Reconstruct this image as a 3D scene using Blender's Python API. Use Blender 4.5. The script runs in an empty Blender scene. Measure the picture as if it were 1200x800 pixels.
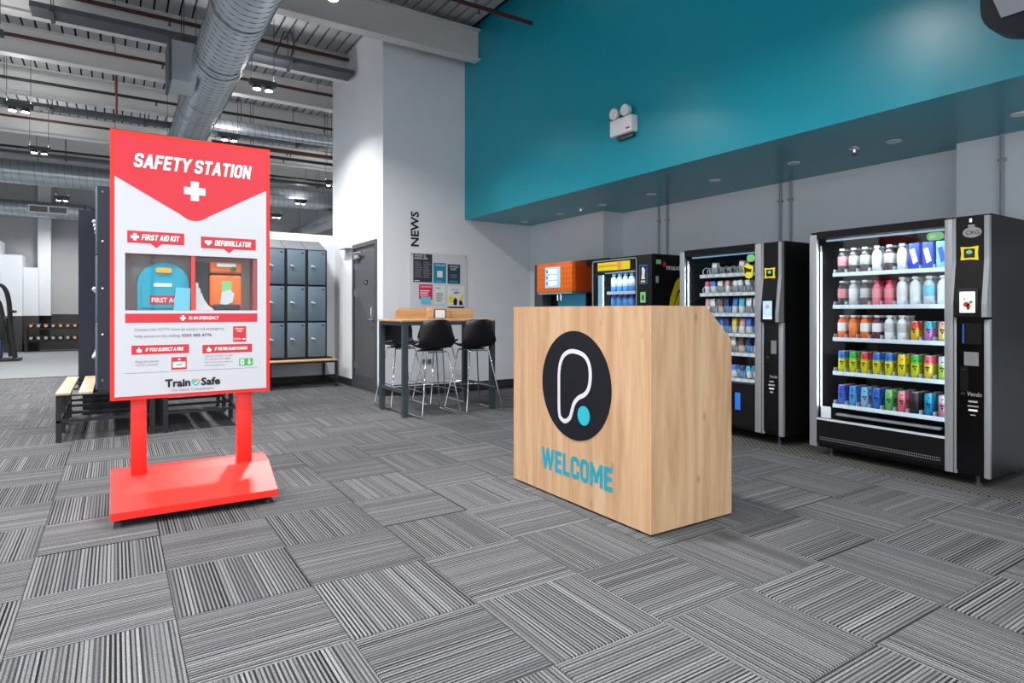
import bpy, bmesh, math, random
from mathutils import Vector, Matrix
random.seed(7)
S = bpy.context.scene
C = S.collection
PI = math.pi

# ------------------------------------------------------------------ camera, world, exposure
TH = math.atan(465/718.0)
cd = bpy.data.cameras.new('camera'); cam = bpy.data.objects.new('camera', cd); C.objects.link(cam)
cam.location = (0, 0, 1.14); cam.rotation_euler = (PI/2, 0, -TH)
cd.sensor_width = 36; cd.lens = 718/1200*36; cd.shift_y = -36/1200; cd.clip_end = 200; cd.clip_start = .05
S.camera = cam
w = bpy.data.worlds.new('world'); S.world = w; w.use_nodes = True
w.node_tree.nodes['Background'].inputs[0].default_value = (.93, .96, 1, 1)
w.node_tree.nodes['Background'].inputs[1].default_value = 2.3      # overcast fill light, let in by added, unseen glazing behind the camera
S.view_settings.view_transform = 'Standard'; S.view_settings.look = 'None'
S.view_settings.gamma = 1; S.view_settings.use_curve_mapping = False
S.view_settings.exposure = 0.0
LAMP_W = 47.0          # watts of each ceiling lamp head pair
LAMP_SPREAD = 142
LAMP_COL = (1.0, .98, .96)

# ------------------------------------------------------------------ materials
def lin(c):
    r = []
    for v in c[:3]:
        v = v/255
        r.append(v/12.92 if v <= .04045 else ((v+.055)/1.055)**2.4)
    return (*r, 1)
M = {}
def nodes(name):
    m = bpy.data.materials.new(name); m.use_nodes = True
    nt = m.node_tree; b = nt.nodes['Principled BSDF']
    return m, nt, b
def N(nt, t, **k):
    n = nt.nodes.new(t)
    for a, v in k.items():
        if a.startswith('i_'): n.inputs[a[2:].replace('_', ' ')].default_value = v
        else: setattr(n, a, v)
    return n
def mat(name, col, rough=.5, metal=0, var=.06, scale=6, bump=0, bscale=60, emit=None, estr=0, coat=0, stretch=None, spec=.5):
    if name in M: return M[name]
    m, nt, b = nodes(name); L = nt.links.new
    tc = N(nt, 'ShaderNodeTexCoord'); src = tc.outputs['Object']
    if stretch:
        mp = N(nt, 'ShaderNodeMapping'); mp.inputs['Scale'].default_value = stretch
        L(src, mp.inputs[0]); src = mp.outputs[0]
    nz = N(nt, 'ShaderNodeTexNoise', i_Scale=scale, i_Detail=4.0); L(src, nz.inputs['Vector'])
    mx = N(nt, 'ShaderNodeMix', data_type='RGBA')
    c = lin(col)
    mx.inputs[6].default_value = tuple(x*(1-var) for x in c[:3])+(1,)
    mx.inputs[7].default_value = tuple(min(1, x*(1+var)) for x in c[:3])+(1,)
    L(nz.outputs[0], mx.inputs[0]); L(mx.outputs[2], b.inputs['Base Color'])
    b.inputs['Roughness'].default_value = rough; b.inputs['Metallic'].default_value = metal
    b.inputs['Specular IOR Level'].default_value = spec
    if coat: b.inputs['Coat Weight'].default_value = coat
    if bump:
        n2 = N(nt, 'ShaderNodeTexNoise', i_Scale=bscale, i_Detail=3.0); L(src, n2.inputs['Vector'])
        bp = N(nt, 'ShaderNodeBump', i_Strength=bump, i_Distance=.01); L(n2.outputs[0], bp.inputs['Height']); L(bp.outputs[0], b.inputs['Normal'])
    if emit:
        b.inputs['Emission Color'].default_value = lin(emit); b.inputs['Emission Strength'].default_value = estr
    M[name] = m; return m
mat('white_wall', (222, 227, 233), .6, var=.02, bump=.05, bscale=40)
mat('conduit', (158, 161, 166), .5)
mat('grey_wall', (176, 178, 180), .7, var=.05, bump=.05, bscale=40)
mat('gym_dark', (62, 60, 60), .7, var=.15)
mat('teal', (0, 146, 168), .29, var=.05, scale=3, bump=.06, bscale=14)
mat('skirting', (44, 45, 49), .5)
mat('beam', (214, 214, 213), .5, var=.05)
mat('deck', (168, 173, 175), .5, var=.10, scale=2)
mat('deck_gap', (14, 14, 15), .9)
mat('vinyl', (104, 109, 113), .6, var=.06, scale=2)
mat('subfloor', (30, 30, 32), .9)
mat('galv', (186, 193, 200), .34, .85, var=.12, scale=5)
mat('seam', (96, 101, 107), .45, .8)
mat('galv_dark', (86, 92, 98), .5, .7, var=.15)
mat('pipe_red', (74, 26, 25), .45)
mat('pipe_dark', (34, 32, 33), .5)
mat('wire', (60, 60, 62), .5)
mat('lamp_body', (70, 72, 74), .5)
mat('lamp_face', (255, 255, 255), .5, emit=(255, 250, 244), estr=60)
mat('red', (242, 38, 28), .4, var=.03)
mat('print_white', (194, 197, 205), .35, var=.01)
mat('print_red', (198, 40, 54), .4, var=.02)
mat('text_white', (236, 236, 238), .45, var=.01)
mat('text_black', (22, 24, 28), .5)
mat('text_grey', (120, 122, 128), .5)
mat('print_green', (60, 170, 84), .5)
mat('print_teal', (70, 176, 178), .5)
mat('print_orange', (236, 152, 96), .5)
mat('hole_dark', (86, 88, 92), .6)
mat('kit_teal', (0, 160, 190), .3)
mat('kit_yellow', (236, 176, 30), .35)
mat('bag_orange', (244, 116, 40), .45, var=.1)
mat('strap_dark', (40, 44, 54), .6)
mat('plastic_white', (232, 234, 236), .4, var=.02)
mat('desk_black', (20, 25, 32), .5, spec=.2)
mat('desk_line', (214, 212, 218), .45)
mat('desk_teal', (34, 178, 198), .45)
mat('welcome_teal', (20, 150, 172), .45)
mat('edge_band', (222, 190, 158), .5)
mat('machine_black', (15, 15, 17), .4, var=.1, spec=.22)
mat('machine_gloss', (10, 10, 12), .15, var=.1, spec=.3)
mat('machine_inside', (40, 43, 48), .5)
mat('silver', (154, 157, 162), .38, .35, var=.03)
mat('shelf', (196, 206, 216), .4, .1)
mat('shelf_clear', (214, 228, 240), .25)
mat('coil', (186, 190, 198), .3, .5)
mat('led', (90, 104, 118), .5, emit=(206, 232, 255), estr=.45)
mat('led_dim', (90, 120, 140), .5, emit=(150, 205, 240), estr=.5)
mat('screen', (160, 200, 235), .3, emit=(140, 190, 232), estr=.55)
mat('screen_white', (240, 244, 250), .3, emit=(235, 242, 250), estr=.8)
mat('blue', (40, 116, 220), .4)
mat('yellow', (244, 220, 30), .45)
mat('sticker_green', (128, 206, 132), .4)
mat('paper', (226, 228, 230), .6, var=.02)
mat('paper_grey', (120, 122, 124), .6)
mat('orange', (236, 112, 20), .4, var=.1, scale=30)
mat('orange_dark', (206, 82, 12), .45)
mat('orange_side', (196, 78, 22), .45, var=.12, scale=24)
mat('recess_teal', (20, 120, 150), .3, emit=(20, 120, 150), estr=.25)
mat('locker_door', (94, 113, 126), .4, var=.03)
mat('locker_frame', (26, 28, 33), .5, spec=.25)
mat('navy', (42, 48, 61), .5, var=.04, spec=.3)
mat('bench_black', (26, 29, 36), .45)
mat('handle_silver', (222, 224, 226), .35, .25)
mat('chrome', (224, 226, 228), .12, 1, var=.02)
mat('door_grey', (86, 88, 93), .45, var=.03)
mat('door_frame', (72, 74, 79), .45)
mat('table_steel', (52, 64, 70), .4)
mat('shell_black', (20, 20, 23), .42, var=.08, spec=.3)
mat('poster_dark', (44, 50, 60), .5)
mat('poster_teal', (24, 134, 166), .5)
mat('poster_red', (214, 34, 76), .5)
mat('poster_cyan', (110, 196, 226), .5)
mat('poster_navy', (36, 66, 84), .5)
mat('board', (206, 212, 218), .3, var=.02)
mat('gym_black', (20, 20, 22), .45)
mat('gym_orange', (224, 150, 70), .5)
mat('gym_grey', (160, 160, 160), .5)
mat('tv_black', (13, 17, 24), .35, spec=.2)
mat('tv_reflection', (108, 112, 122), .25)
mat('cap_white', (240, 242, 245), .4)
mat('aluminium', (206, 210, 214), .3, .8)

def wood(name, c1, c2, c3, axis='Z', scale=1.0):
    m, nt, b = nodes(name); L = nt.links.new
    tc = N(nt, 'ShaderNodeTexCoord'); mp = N(nt, 'ShaderNodeMapping')
    sc = {'Z': (9, 9, .7), 'X': (.7, 9, 9), 'Y': (9, .7, 9)}[axis]
    mp.inputs['Scale'].default_value = tuple(s*scale for s in sc); L(tc.outputs['Object'], mp.inputs[0])
    n1 = N(nt, 'ShaderNodeTexNoise', i_Scale=1.2, i_Detail=6.0, i_Roughness=.6, i_Distortion=.6); L(mp.outputs[0], n1.inputs['Vector'])
    r = N(nt, 'ShaderNodeValToRGB'); L(n1.outputs[0], r.inputs[0])
    e = r.color_ramp.elements; e[0].position = .3; e[0].color = lin(c1); e[1].position = .72; e[1].color = lin(c3)
    k = e.new(.5); k.color = lin(c2)
    mp2 = N(nt, 'ShaderNodeMapping'); mp2.inputs['Scale'].default_value = tuple(s*scale*6 for s in sc); L(tc.outputs['Object'], mp2.inputs[0])
    n2 = N(nt, 'ShaderNodeTexNoise', i_Scale=2.0, i_Detail=3.0); L(mp2.outputs[0], n2.inputs['Vector'])
    mx = N(nt, 'ShaderNodeMix', data_type='RGBA', blend_type='MULTIPLY'); mx.inputs[0].default_value = .28
    L(r.outputs[0], mx.inputs[6]); L(n2.outputs[0], mx.inputs[7])
    # small knots
    mp3 = N(nt, 'ShaderNodeMapping'); mp3.inputs['Scale'].default_value = {'Z': (7, 7, 4), 'X': (4, 7, 7), 'Y': (7, 4, 7)}[axis]; L(tc.outputs['Object'], mp3.inputs[0])
    v = N(nt, 'ShaderNodeTexVoronoi', i_Scale=1.0); L(mp3.outputs[0], v.inputs['Vector'])
    kr = N(nt, 'ShaderNodeValToRGB'); L(v.outputs['Distance'], kr.inputs[0])
    kr.color_ramp.elements[0].position = .03; kr.color_ramp.elements[0].color = (.45, .45, .45, 1); kr.color_ramp.elements[1].position = .12; kr.color_ramp.elements[1].color = (1, 1, 1, 1)
    m3 = N(nt, 'ShaderNodeMix', data_type='RGBA', blend_type='MULTIPLY'); m3.inputs[0].default_value = .7
    L(mx.outputs[2], m3.inputs[6]); L(kr.outputs[0], m3.inputs[7])
    L(m3.outputs[2], b.inputs['Base Color']); b.inputs['Roughness'].default_value = .45
    M[name] = m
wood('oak', (184, 144, 108), (206, 168, 130), (220, 188, 154))
wood('oak_flat', (184, 140, 96), (206, 164, 118), (220, 184, 142), 'X')
wood('oak_slat', (196, 160, 122), (216, 184, 150), (232, 206, 176), 'Y')

def carpet():
    m, nt, b = nodes('carpet'); L = nt.links.new
    uv = N(nt, 'ShaderNodeUVMap'); sp = N(nt, 'ShaderNodeSeparateXYZ'); L(uv.outputs[0], sp.inputs[0])
    oi = N(nt, 'ShaderNodeObjectInfo')
    ma = N(nt, 'ShaderNodeMath', operation='MULTIPLY_ADD'); L(oi.outputs['Random'], ma.inputs[0]); ma.inputs[1].default_value = 91.0; L(sp.outputs[0], ma.inputs[2])
    def math_(op, a, bv):
        n = N(nt, 'ShaderNodeMath', operation=op)
        if hasattr(a, 'links'): L(a, n.inputs[0])
        else: n.inputs[0].default_value = a
        if bv is not None:
            if hasattr(bv, 'links'): L(bv, n.inputs[1])
            else: n.inputs[1].default_value = bv
        return n.outputs[0]
    s = ma.outputs[0]
    cell = math_('MULTIPLY', s, 34.0)
    fl = math_('FLOOR', cell, None); fr_ = math_('FRACT', cell, None)
    wn = N(nt, 'ShaderNodeTexWhiteNoise', noise_dimensions='1D'); L(fl, wn.inputs['W'])
    r2 = N(nt, 'ShaderNodeValToRGB'); L(wn.outputs[0], r2.inputs[0])          # the dark yarn, each line its own depth
    e = r2.color_ramp.elements; e[0].position = 0; e[0].color = lin((14, 14, 16)); e[1].position = 1; e[1].color = lin((58, 59, 62))
    k = e.new(.6); k.color = lin((26, 26, 28))
    r3 = N(nt, 'ShaderNodeValToRGB'); L(wn.outputs[1], r3.inputs[0])          # the light yarn
    e = r3.color_ramp.elements; e[0].position = 0; e[0].color = lin((92, 93, 96)); e[1].position = 1; e[1].color = lin((126, 127, 130))
    wd = math_('MULTIPLY_ADD', wn.outputs[0], -.22); wd.node.inputs[2].default_value = .56
    isd = math_('LESS_THAN', fr_, wd)
    r = N(nt, 'ShaderNodeMix', data_type='RGBA'); L(isd, r.inputs[0]); L(r3.outputs[0], r.inputs[6]); L(r2.outputs[0], r.inputs[7])
    lo = N(nt, 'ShaderNodeTexNoise', noise_dimensions='1D', i_Scale=5.0, i_Detail=1.0); L(s, lo.inputs['W'])
    cr = N(nt, 'ShaderNodeMapRange'); L(lo.outputs[0], cr.inputs[0]); cr.inputs[1].default_value = .3; cr.inputs[2].default_value = .62; cr.inputs[3].default_value = .45; cr.inputs[4].default_value = 1.0
    mx = N(nt, 'ShaderNodeMix', data_type='RGBA'); L(cr.outputs[0], mx.inputs[0]); mx.inputs[6].default_value = lin((76, 77, 80)); L(r.outputs[2], mx.inputs[7])
    g = N(nt, 'ShaderNodeNewGeometry')
    n1 = N(nt, 'ShaderNodeTexNoise', i_Scale=230.0, i_Detail=3.0); L(g.outputs['Position'], n1.inputs['Vector'])
    mr = N(nt, 'ShaderNodeMapRange'); L(n1.outputs[0], mr.inputs[0]); mr.inputs[1].default_value = .3; mr.inputs[2].default_value = .7; mr.inputs[3].default_value = .55; mr.inputs[4].default_value = 1.4
    m2 = N(nt, 'ShaderNodeMix', data_type='RGBA', blend_type='MULTIPLY'); m2.inputs[0].default_value = 1; L(mx.outputs[2], m2.inputs[6]); L(mr.outputs[0], m2.inputs[7])
    # a tile's own tone
    tn = N(nt, 'ShaderNodeMapRange'); L(oi.outputs['Random'], tn.inputs[0]); tn.inputs[3].default_value = .9; tn.inputs[4].default_value = 1.1
    m4 = N(nt, 'ShaderNodeMix', data_type='RGBA', blend_type='MULTIPLY'); m4.inputs[0].default_value = 1; L(m2.outputs[2], m4.inputs[6]); L(tn.outputs[0], m4.inputs[7])
    L(m4.outputs[2], b.inputs['Base Color']); b.inputs['Roughness'].default_value = .95
    b.inputs['Specular IOR Level'].default_value = .15
    bp = N(nt, 'ShaderNodeBump', i_Strength=.5, i_Distance=.004)
    ad = math_('SUBTRACT', n1.outputs[0], isd); L(ad, bp.inputs['Height']); L(bp.outputs[0], b.inputs['Normal'])
    M['carpet'] = m
carpet()
def glassmat():
    m = bpy.data.materials.new('glass'); m.use_nodes = True; nt = m.node_tree; nt.nodes.clear(); L = nt.links.new
    o = N(nt, 'ShaderNodeOutputMaterial'); mx = N(nt, 'ShaderNodeMixShader'); t = N(nt, 'ShaderNodeBsdfTransparent'); t.inputs[0].default_value = (.95, .97, .97, 1)
    g = N(nt, 'ShaderNodeBsdfGlossy'); g.inputs['Roughness'].default_value = .03
    f = N(nt, 'ShaderNodeFresnel'); f.inputs[0].default_value = 1.45
    ge = N(nt, 'ShaderNodeNewGeometry'); iv = N(nt, 'ShaderNodeMath', operation='SUBTRACT'); iv.inputs[0].default_value = 1.0; L(ge.outputs['Backfacing'], iv.inputs[1])
    mu = N(nt, 'ShaderNodeMath', operation='MULTIPLY'); L(f.outputs[0], mu.inputs[0]); L(iv.outputs[0], mu.inputs[1])     # only the outer face mirrors
    L(mu.outputs[0], mx.inputs[0]); L(t.outputs[0], mx.inputs[1]); L(g.outputs[0], mx.inputs[2]); L(mx.outputs[0], o.inputs[0])
    M['glass'] = m
glassmat()
def matmat():
    m, nt, b = nodes('rubber_mat'); L = nt.links.new
    tc = N(nt, 'ShaderNodeTexCoord'); mp = N(nt, 'ShaderNodeMapping'); mp.inputs['Rotation'].default_value = (0, 0, PI/4); L(tc.outputs['Object'], mp.inputs[0])
    ck = N(nt, 'ShaderNodeTexBrick', i_Scale=1.0, offset=0.0); ck.inputs['Brick Width'].default_value = .036; ck.inputs['Row Height'].default_value = .036; ck.inputs['Mortar Size'].default_value = .006
    ck.inputs['Color1'].default_value = lin((8, 8, 9)); ck.inputs['Color2'].default_value = lin((11, 11, 12)); ck.inputs['Mortar'].default_value = lin((92, 91, 90))
    L(mp.outputs[0], ck.inputs['Vector']); L(ck.outputs[0], b.inputs['Base Color']); b.inputs['Roughness'].default_value = .8
    bp = N(nt, 'ShaderNodeBump', i_Strength=.6, i_Distance=.004); L(ck.outputs['Fac'], bp.inputs['Height']); L(bp.outputs[0], b.inputs['Normal'])
    M['rubber_mat'] = m
matmat()
def hatchmat():      # orange honeycomb print of the coffee machine
    m, nt, b = nodes('orange_print'); L = nt.links.new
    tc = N(nt, 'ShaderNodeTexCoord'); v = N(nt, 'ShaderNodeTexVoronoi', i_Scale=16.0); v.inputs['Randomness'].default_value = .15; L(tc.outputs['Object'], v.inputs['Vector'])
    r = N(nt, 'ShaderNodeValToRGB'); L(v.outputs['Distance'], r.inputs[0]); r.color_ramp.elements[0].color = lin((246, 128, 26)); r.color_ramp.elements[1].color = lin((222, 96, 12)); r.color_ramp.elements[1].position = .6
    L(r.outputs[0], b.inputs['Base Color']); b.inputs['Roughness'].default_value = .4
    M['orange_print'] = m
hatchmat()
def canmat(name, top, bottom, split, rough=.3, metal=.3):
    # printed sleeve: two colours divided at a height, with a diagonal swirl
    m, nt, b = nodes(name); L = nt.links.new
    tc = N(nt, 'ShaderNodeTexCoord'); sp = N(nt, 'ShaderNodeSeparateXYZ'); L(tc.outputs['Object'], sp.inputs[0])
    nz = N(nt, 'ShaderNodeTexNoise', i_Scale=26.0, i_Detail=2.0); L(tc.outputs['Object'], nz.inputs['Vector'])
    ma = N(nt, 'ShaderNodeMath', operation='MULTIPLY_ADD'); L(nz.outputs[0], ma.inputs[0]); ma.inputs[1].default_value = .05; L(sp.outputs[2], ma.inputs[2])
    r = N(nt, 'ShaderNodeMapRange'); L(ma.outputs[0], r.inputs[0]); r.inputs[1].default_value = split+.015; r.inputs[2].default_value = split+.035
    mx = N(nt, 'ShaderNodeMix', data_type='RGBA'); L(r.outputs[0], mx.inputs[0]); mx.inputs[6].default_value = lin(bottom); mx.inputs[7].default_value = lin(top)
    st = N(nt, 'ShaderNodeMapRange'); L(nz.outputs[0], st.inputs[0]); st.inputs[1].default_value = .60; st.inputs[2].default_value = .63
    m2 = N(nt, 'ShaderNodeMix', data_type='RGBA'); L(st.outputs[0], m2.inputs[0]); L(mx.outputs[2], m2.inputs[6]); m2.inputs[7].default_value = lin((24, 26, 30))
    L(m2.outputs[2], b.inputs['Base Color']); b.inputs['Roughness'].default_value = rough; b.inputs['Metallic'].default_value = metal
    M[name] = m; return m

# ------------------------------------------------------------------ mesh helpers
class B:
    def __init__(s): s.bm = bmesh.new()
    def box(s, x0, x1, y0, y1, z0, z1, bev=0, seg=2):
        r = bmesh.ops.create_cube(s.bm, size=1); vs = r['verts']
        for v in vs: v.co = Vector(((x0+x1)/2+v.co.x*(x1-x0), (y0+y1)/2+v.co.y*(y1-y0), (z0+z1)/2+v.co.z*(z1-z0)))
        if bev:
            ed = list({e for v in vs for e in v.link_edges})
            bmesh.ops.bevel(s.bm, geom=ed, offset=bev, segments=seg, affect='EDGES', profile=.5)
        return s
    def cyl(s, p0, p1, r0, r1=None, n=12, cap=True):
        r1 = r0 if r1 is None else r1
        p0, p1 = Vector(p0), Vector(p1); d = (p1-p0)
        q = d.to_track_quat('Z', 'Y').to_matrix()
        a, b = [], []
        for i in range(n):
            t = 2*PI*i/n; e = q @ Vector((math.cos(t), math.sin(t), 0))
            a.append(s.bm.verts.new(p0+e*r0)); b.append(s.bm.verts.new(p1+e*r1))
        for i in range(n):
            j = (i+1) % n; s.bm.faces.new((a[i], a[j], b[j], b[i]))
        if cap: s.bm.faces.new(a[::-1]); s.bm.faces.new(b)
        return s
    def tube(s, pts, r, n=8, closed=False):
        pts = [Vector(p) for p in pts]; rings = []; N_ = len(pts)
        prev = None
        for i, p in enumerate(pts):
            if closed: d = (pts[(i+1) % N_]-pts[i-1])
            else: d = pts[min(i+1, N_-1)]-pts[max(i-1, 0)]
            d.normalize()
            if prev is None:
                up = Vector((0, 0, 1)) if abs(d.z) < .9 else Vector((1, 0, 0))
                u = d.cross(up).normalized()
            else: u = (prev-d*prev.dot(d)).normalized()
            prev = u; v = d.cross(u)
            rings.append([s.bm.verts.new(p+(u*math.cos(2*PI*k/n)+v*math.sin(2*PI*k/n))*r) for k in range(n)])
        rng = range(N_) if closed else range(N_-1)
        for i in rng:
            a, b = rings[i], rings[(i+1) % N_]
            for k in range(n): s.bm.faces.new((a[k], a[(k+1) % n], b[(k+1) % n], b[k]))
        if not closed: s.bm.faces.new(rings[0][::-1]); s.bm.faces.new(rings[-1])
        return s
    def lathe(s, prof, c=(0, 0, 0), n=14, axis='Z'):
        rings = []
        for r, h in prof:
            ring = []
            for k in range(n):
                t = 2*PI*k/n; a, b = r*math.cos(t), r*math.sin(t)
                o = {'Z': (a, b, h), 'X': (h, a, b), 'Y': (b, h, a)}[axis]
                ring.append(s.bm.verts.new(Vector(c)+Vector(o)))
            rings.append(ring)
        for a, b in zip(rings, rings[1:]):
            for k in range(n): s.bm.faces.new((a[k], a[(k+1) % n], b[(k+1) % n], b[k]))
        s.bm.faces.new(rings[0][::-1]); s.bm.faces.new(rings[-1])
        return s
    def prism(s, poly, axis, h0, h1):
        # poly of 2d points; axis X: (y,z), Y: (x,z), Z: (x,y)
        def P(p, h): return {'X': (h, p[0], p[1]), 'Y': (p[0], h, p[1]), 'Z': (p[0], p[1], h)}[axis]
        a = [s.bm.verts.new(P(p, h0)) for p in poly]; b = [s.bm.verts.new(P(p, h1)) for p in poly]
        n = len(poly)
        s.bm.faces.new(a); s.bm.faces.new(b[::-1])
        for i in range(n): s.bm.faces.new((a[i], b[i], b[(i+1) % n], a[(i+1) % n]))
        return s
    def grid(s, rows, closed_u=False):
        vs = [[s.bm.verts.new(p) for p in r] for r in rows]
        for a, b in zip(vs, vs[1:]):
            n = len(a)
            for k in range(n if closed_u else n-1): s.bm.faces.new((a[k], a[(k+1) % n], b[(k+1) % n], b[k]))
        return s
    def mesh(s, name, m, smooth=40, off=(0, 0, 0)):
        bmesh.ops.recalc_face_normals(s.bm, faces=s.bm.faces)
        if any(off): bmesh.ops.translate(s.bm, vec=-Vector(off), verts=s.bm.verts)
        me = bpy.data.meshes.new(name); s.bm.to_mesh(me); s.bm.free()
        me.materials.append(M[m] if isinstance(m, str) else m)
        if smooth:
            me.shade_smooth(); me.set_sharp_from_angle(angle=math.radians(smooth))
        return me
    def build(s, name, m, parent=None, smooth=40, label=None):
        # vertices are in world coordinates; the object origin is its base (top-level) or its parent's
        if parent is None:
            xs = [v.co for v in s.bm.verts]
            lo = Vector((min(v.x for v in xs), min(v.y for v in xs), min(v.z for v in xs))); hi = Vector((max(v.x for v in xs), max(v.y for v in xs), max(v.z for v in xs)))
            org = Vector(((lo.x+hi.x)/2, (lo.y+hi.y)/2, lo.z))
            o = bpy.data.objects.new(name, s.mesh(name, m, smooth, org)); C.objects.link(o); o.location = org
        else:
            o = bpy.data.objects.new(name, s.mesh(name, m, smooth, wloc(parent))); C.objects.link(o); o.parent = parent
        if label: o['label'] = label
        return o
def wloc(o):
    l = Vector(o.location)
    while o.parent: o = o.parent; l += Vector(o.location)
    return l
def tag(o, label, cat, group=None, kind=None):
    o['label'] = label; o['category'] = cat
    if group: o['group'] = group
    if kind: o['kind'] = kind
    return o
def thing(name, label, cat, loc=(0, 0, 0), group=None):
    o = bpy.data.objects.new(name, None); C.objects.link(o); o.location = loc; o.empty_display_size = .1
    return tag(o, label, cat, group)
def struct(name, label=None, cat=None, o=None, loc=(0, 0, 0)):
    if o is None: o = bpy.data.objects.new(name, None); C.objects.link(o); o.location = loc
    o['kind'] = 'structure'
    if label: o['label'] = label
    if cat: o['category'] = cat
    return o
def copy_tree(o, parent=None):
    c = o.copy(); C.objects.link(c); c.parent = parent
    for ch in list(o.children): copy_tree(ch, c)
    return c
def rrect(x0, x1, z0, z1, r, n=5):
    p = []
    for cx, cz, a0 in ((x1-r, z1-r, 0), (x0+r, z1-r, 90), (x0+r, z0+r, 180), (x1-r, z0+r, 270)):
        for k in range(n+1):
            a = math.radians(a0+90*k/n); p.append((cx+r*math.cos(a), cz+r*math.sin(a)))
    return p
def smoothpath(P, n=6, closed=True):
    out = []; L = len(P)
    for i in range(L if closed else L-1):
        p0, p1, p2, p3 = [Vector(P[(i+k) % L]) if closed else Vector(P[min(max(i+k, 0), L-1)]) for k in (-1, 0, 1, 2)]
        for k in range(n):
            t = k/n; out.append(.5*((2*p1)+(-p0+p2)*t+(2*p0-5*p1+4*p2-p3)*t*t+(-p0+3*p1-3*p2+p3)*t**3))
    return out
TEXTC = {}
def text(name, s, origin, right, up, width, height, m, parent, bold=0.0, shear=0.0, depth=.001, label=None, lines=1):
    """lettering: flat letters filling width x height, lower left corner at origin"""
    key = (s, shear)
    if key not in TEXTC:
        cu = bpy.data.curves.new('t', 'FONT'); cu.body = s; cu.size = 1; cu.shear = shear; cu.resolution_u = 2; cu.fill_mode = 'FRONT'
        to = bpy.data.objects.new('t', cu); C.objects.link(to)
        dg = bpy.context.evaluated_depsgraph_get(); dg.update()
        me = bpy.data.meshes.new_from_object(to.evaluated_get(dg))
        bpy.data.objects.remove(to); bpy.data.curves.remove(cu)
        TEXTC[key] = ([v.co.copy() for v in me.vertices], [tuple(p.vertices) for p in me.polygons]); bpy.data.meshes.remove(me)
    vs, fs = TEXTC[key]
    x0 = min(v.x for v in vs); x1 = max(v.x for v in vs); y0 = min(v.y for v in vs); y1 = max(v.y for v in vs)
    o = Vector(origin); R_ = Vector(right); U = Vector(up); Nn = R_.cross(U)
    base = wloc(parent) if parent else Vector((0, 0, 0))
    co = [o+R_*((v.x-x0)/(x1-x0)*width)+U*((v.y-y0)/(y1-y0)*height)+Nn*depth-base for v in vs]
    if bold:                      # heavier strokes: the same outline repeated with small shifts
        bx_, n0, co0, fs0 = bold*height*1.3, len(co), co, fs
        co, fs = [], []
        for q, (a_, c_) in enumerate(((0, 0), (1, 0), (-1, 0), (0, 1), (0, -1), (.7, .7), (-.7, .7), (.7, -.7), (-.7, -.7))):
            co += [v+R_*(a_*bx_)+U*(c_*bx_)+Nn*(.00002*q) for v in co0]; fs += [tuple(i_+q*n0 for i_ in f) for f in fs0]
    me = bpy.data.meshes.new(name); me.from_pydata(co, [], fs); me.materials.append(M[m])
    ob = bpy.data.objects.new(name, me); C.objects.link(ob); ob.parent = parent
    if label: ob['label'] = label
    return ob
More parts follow.
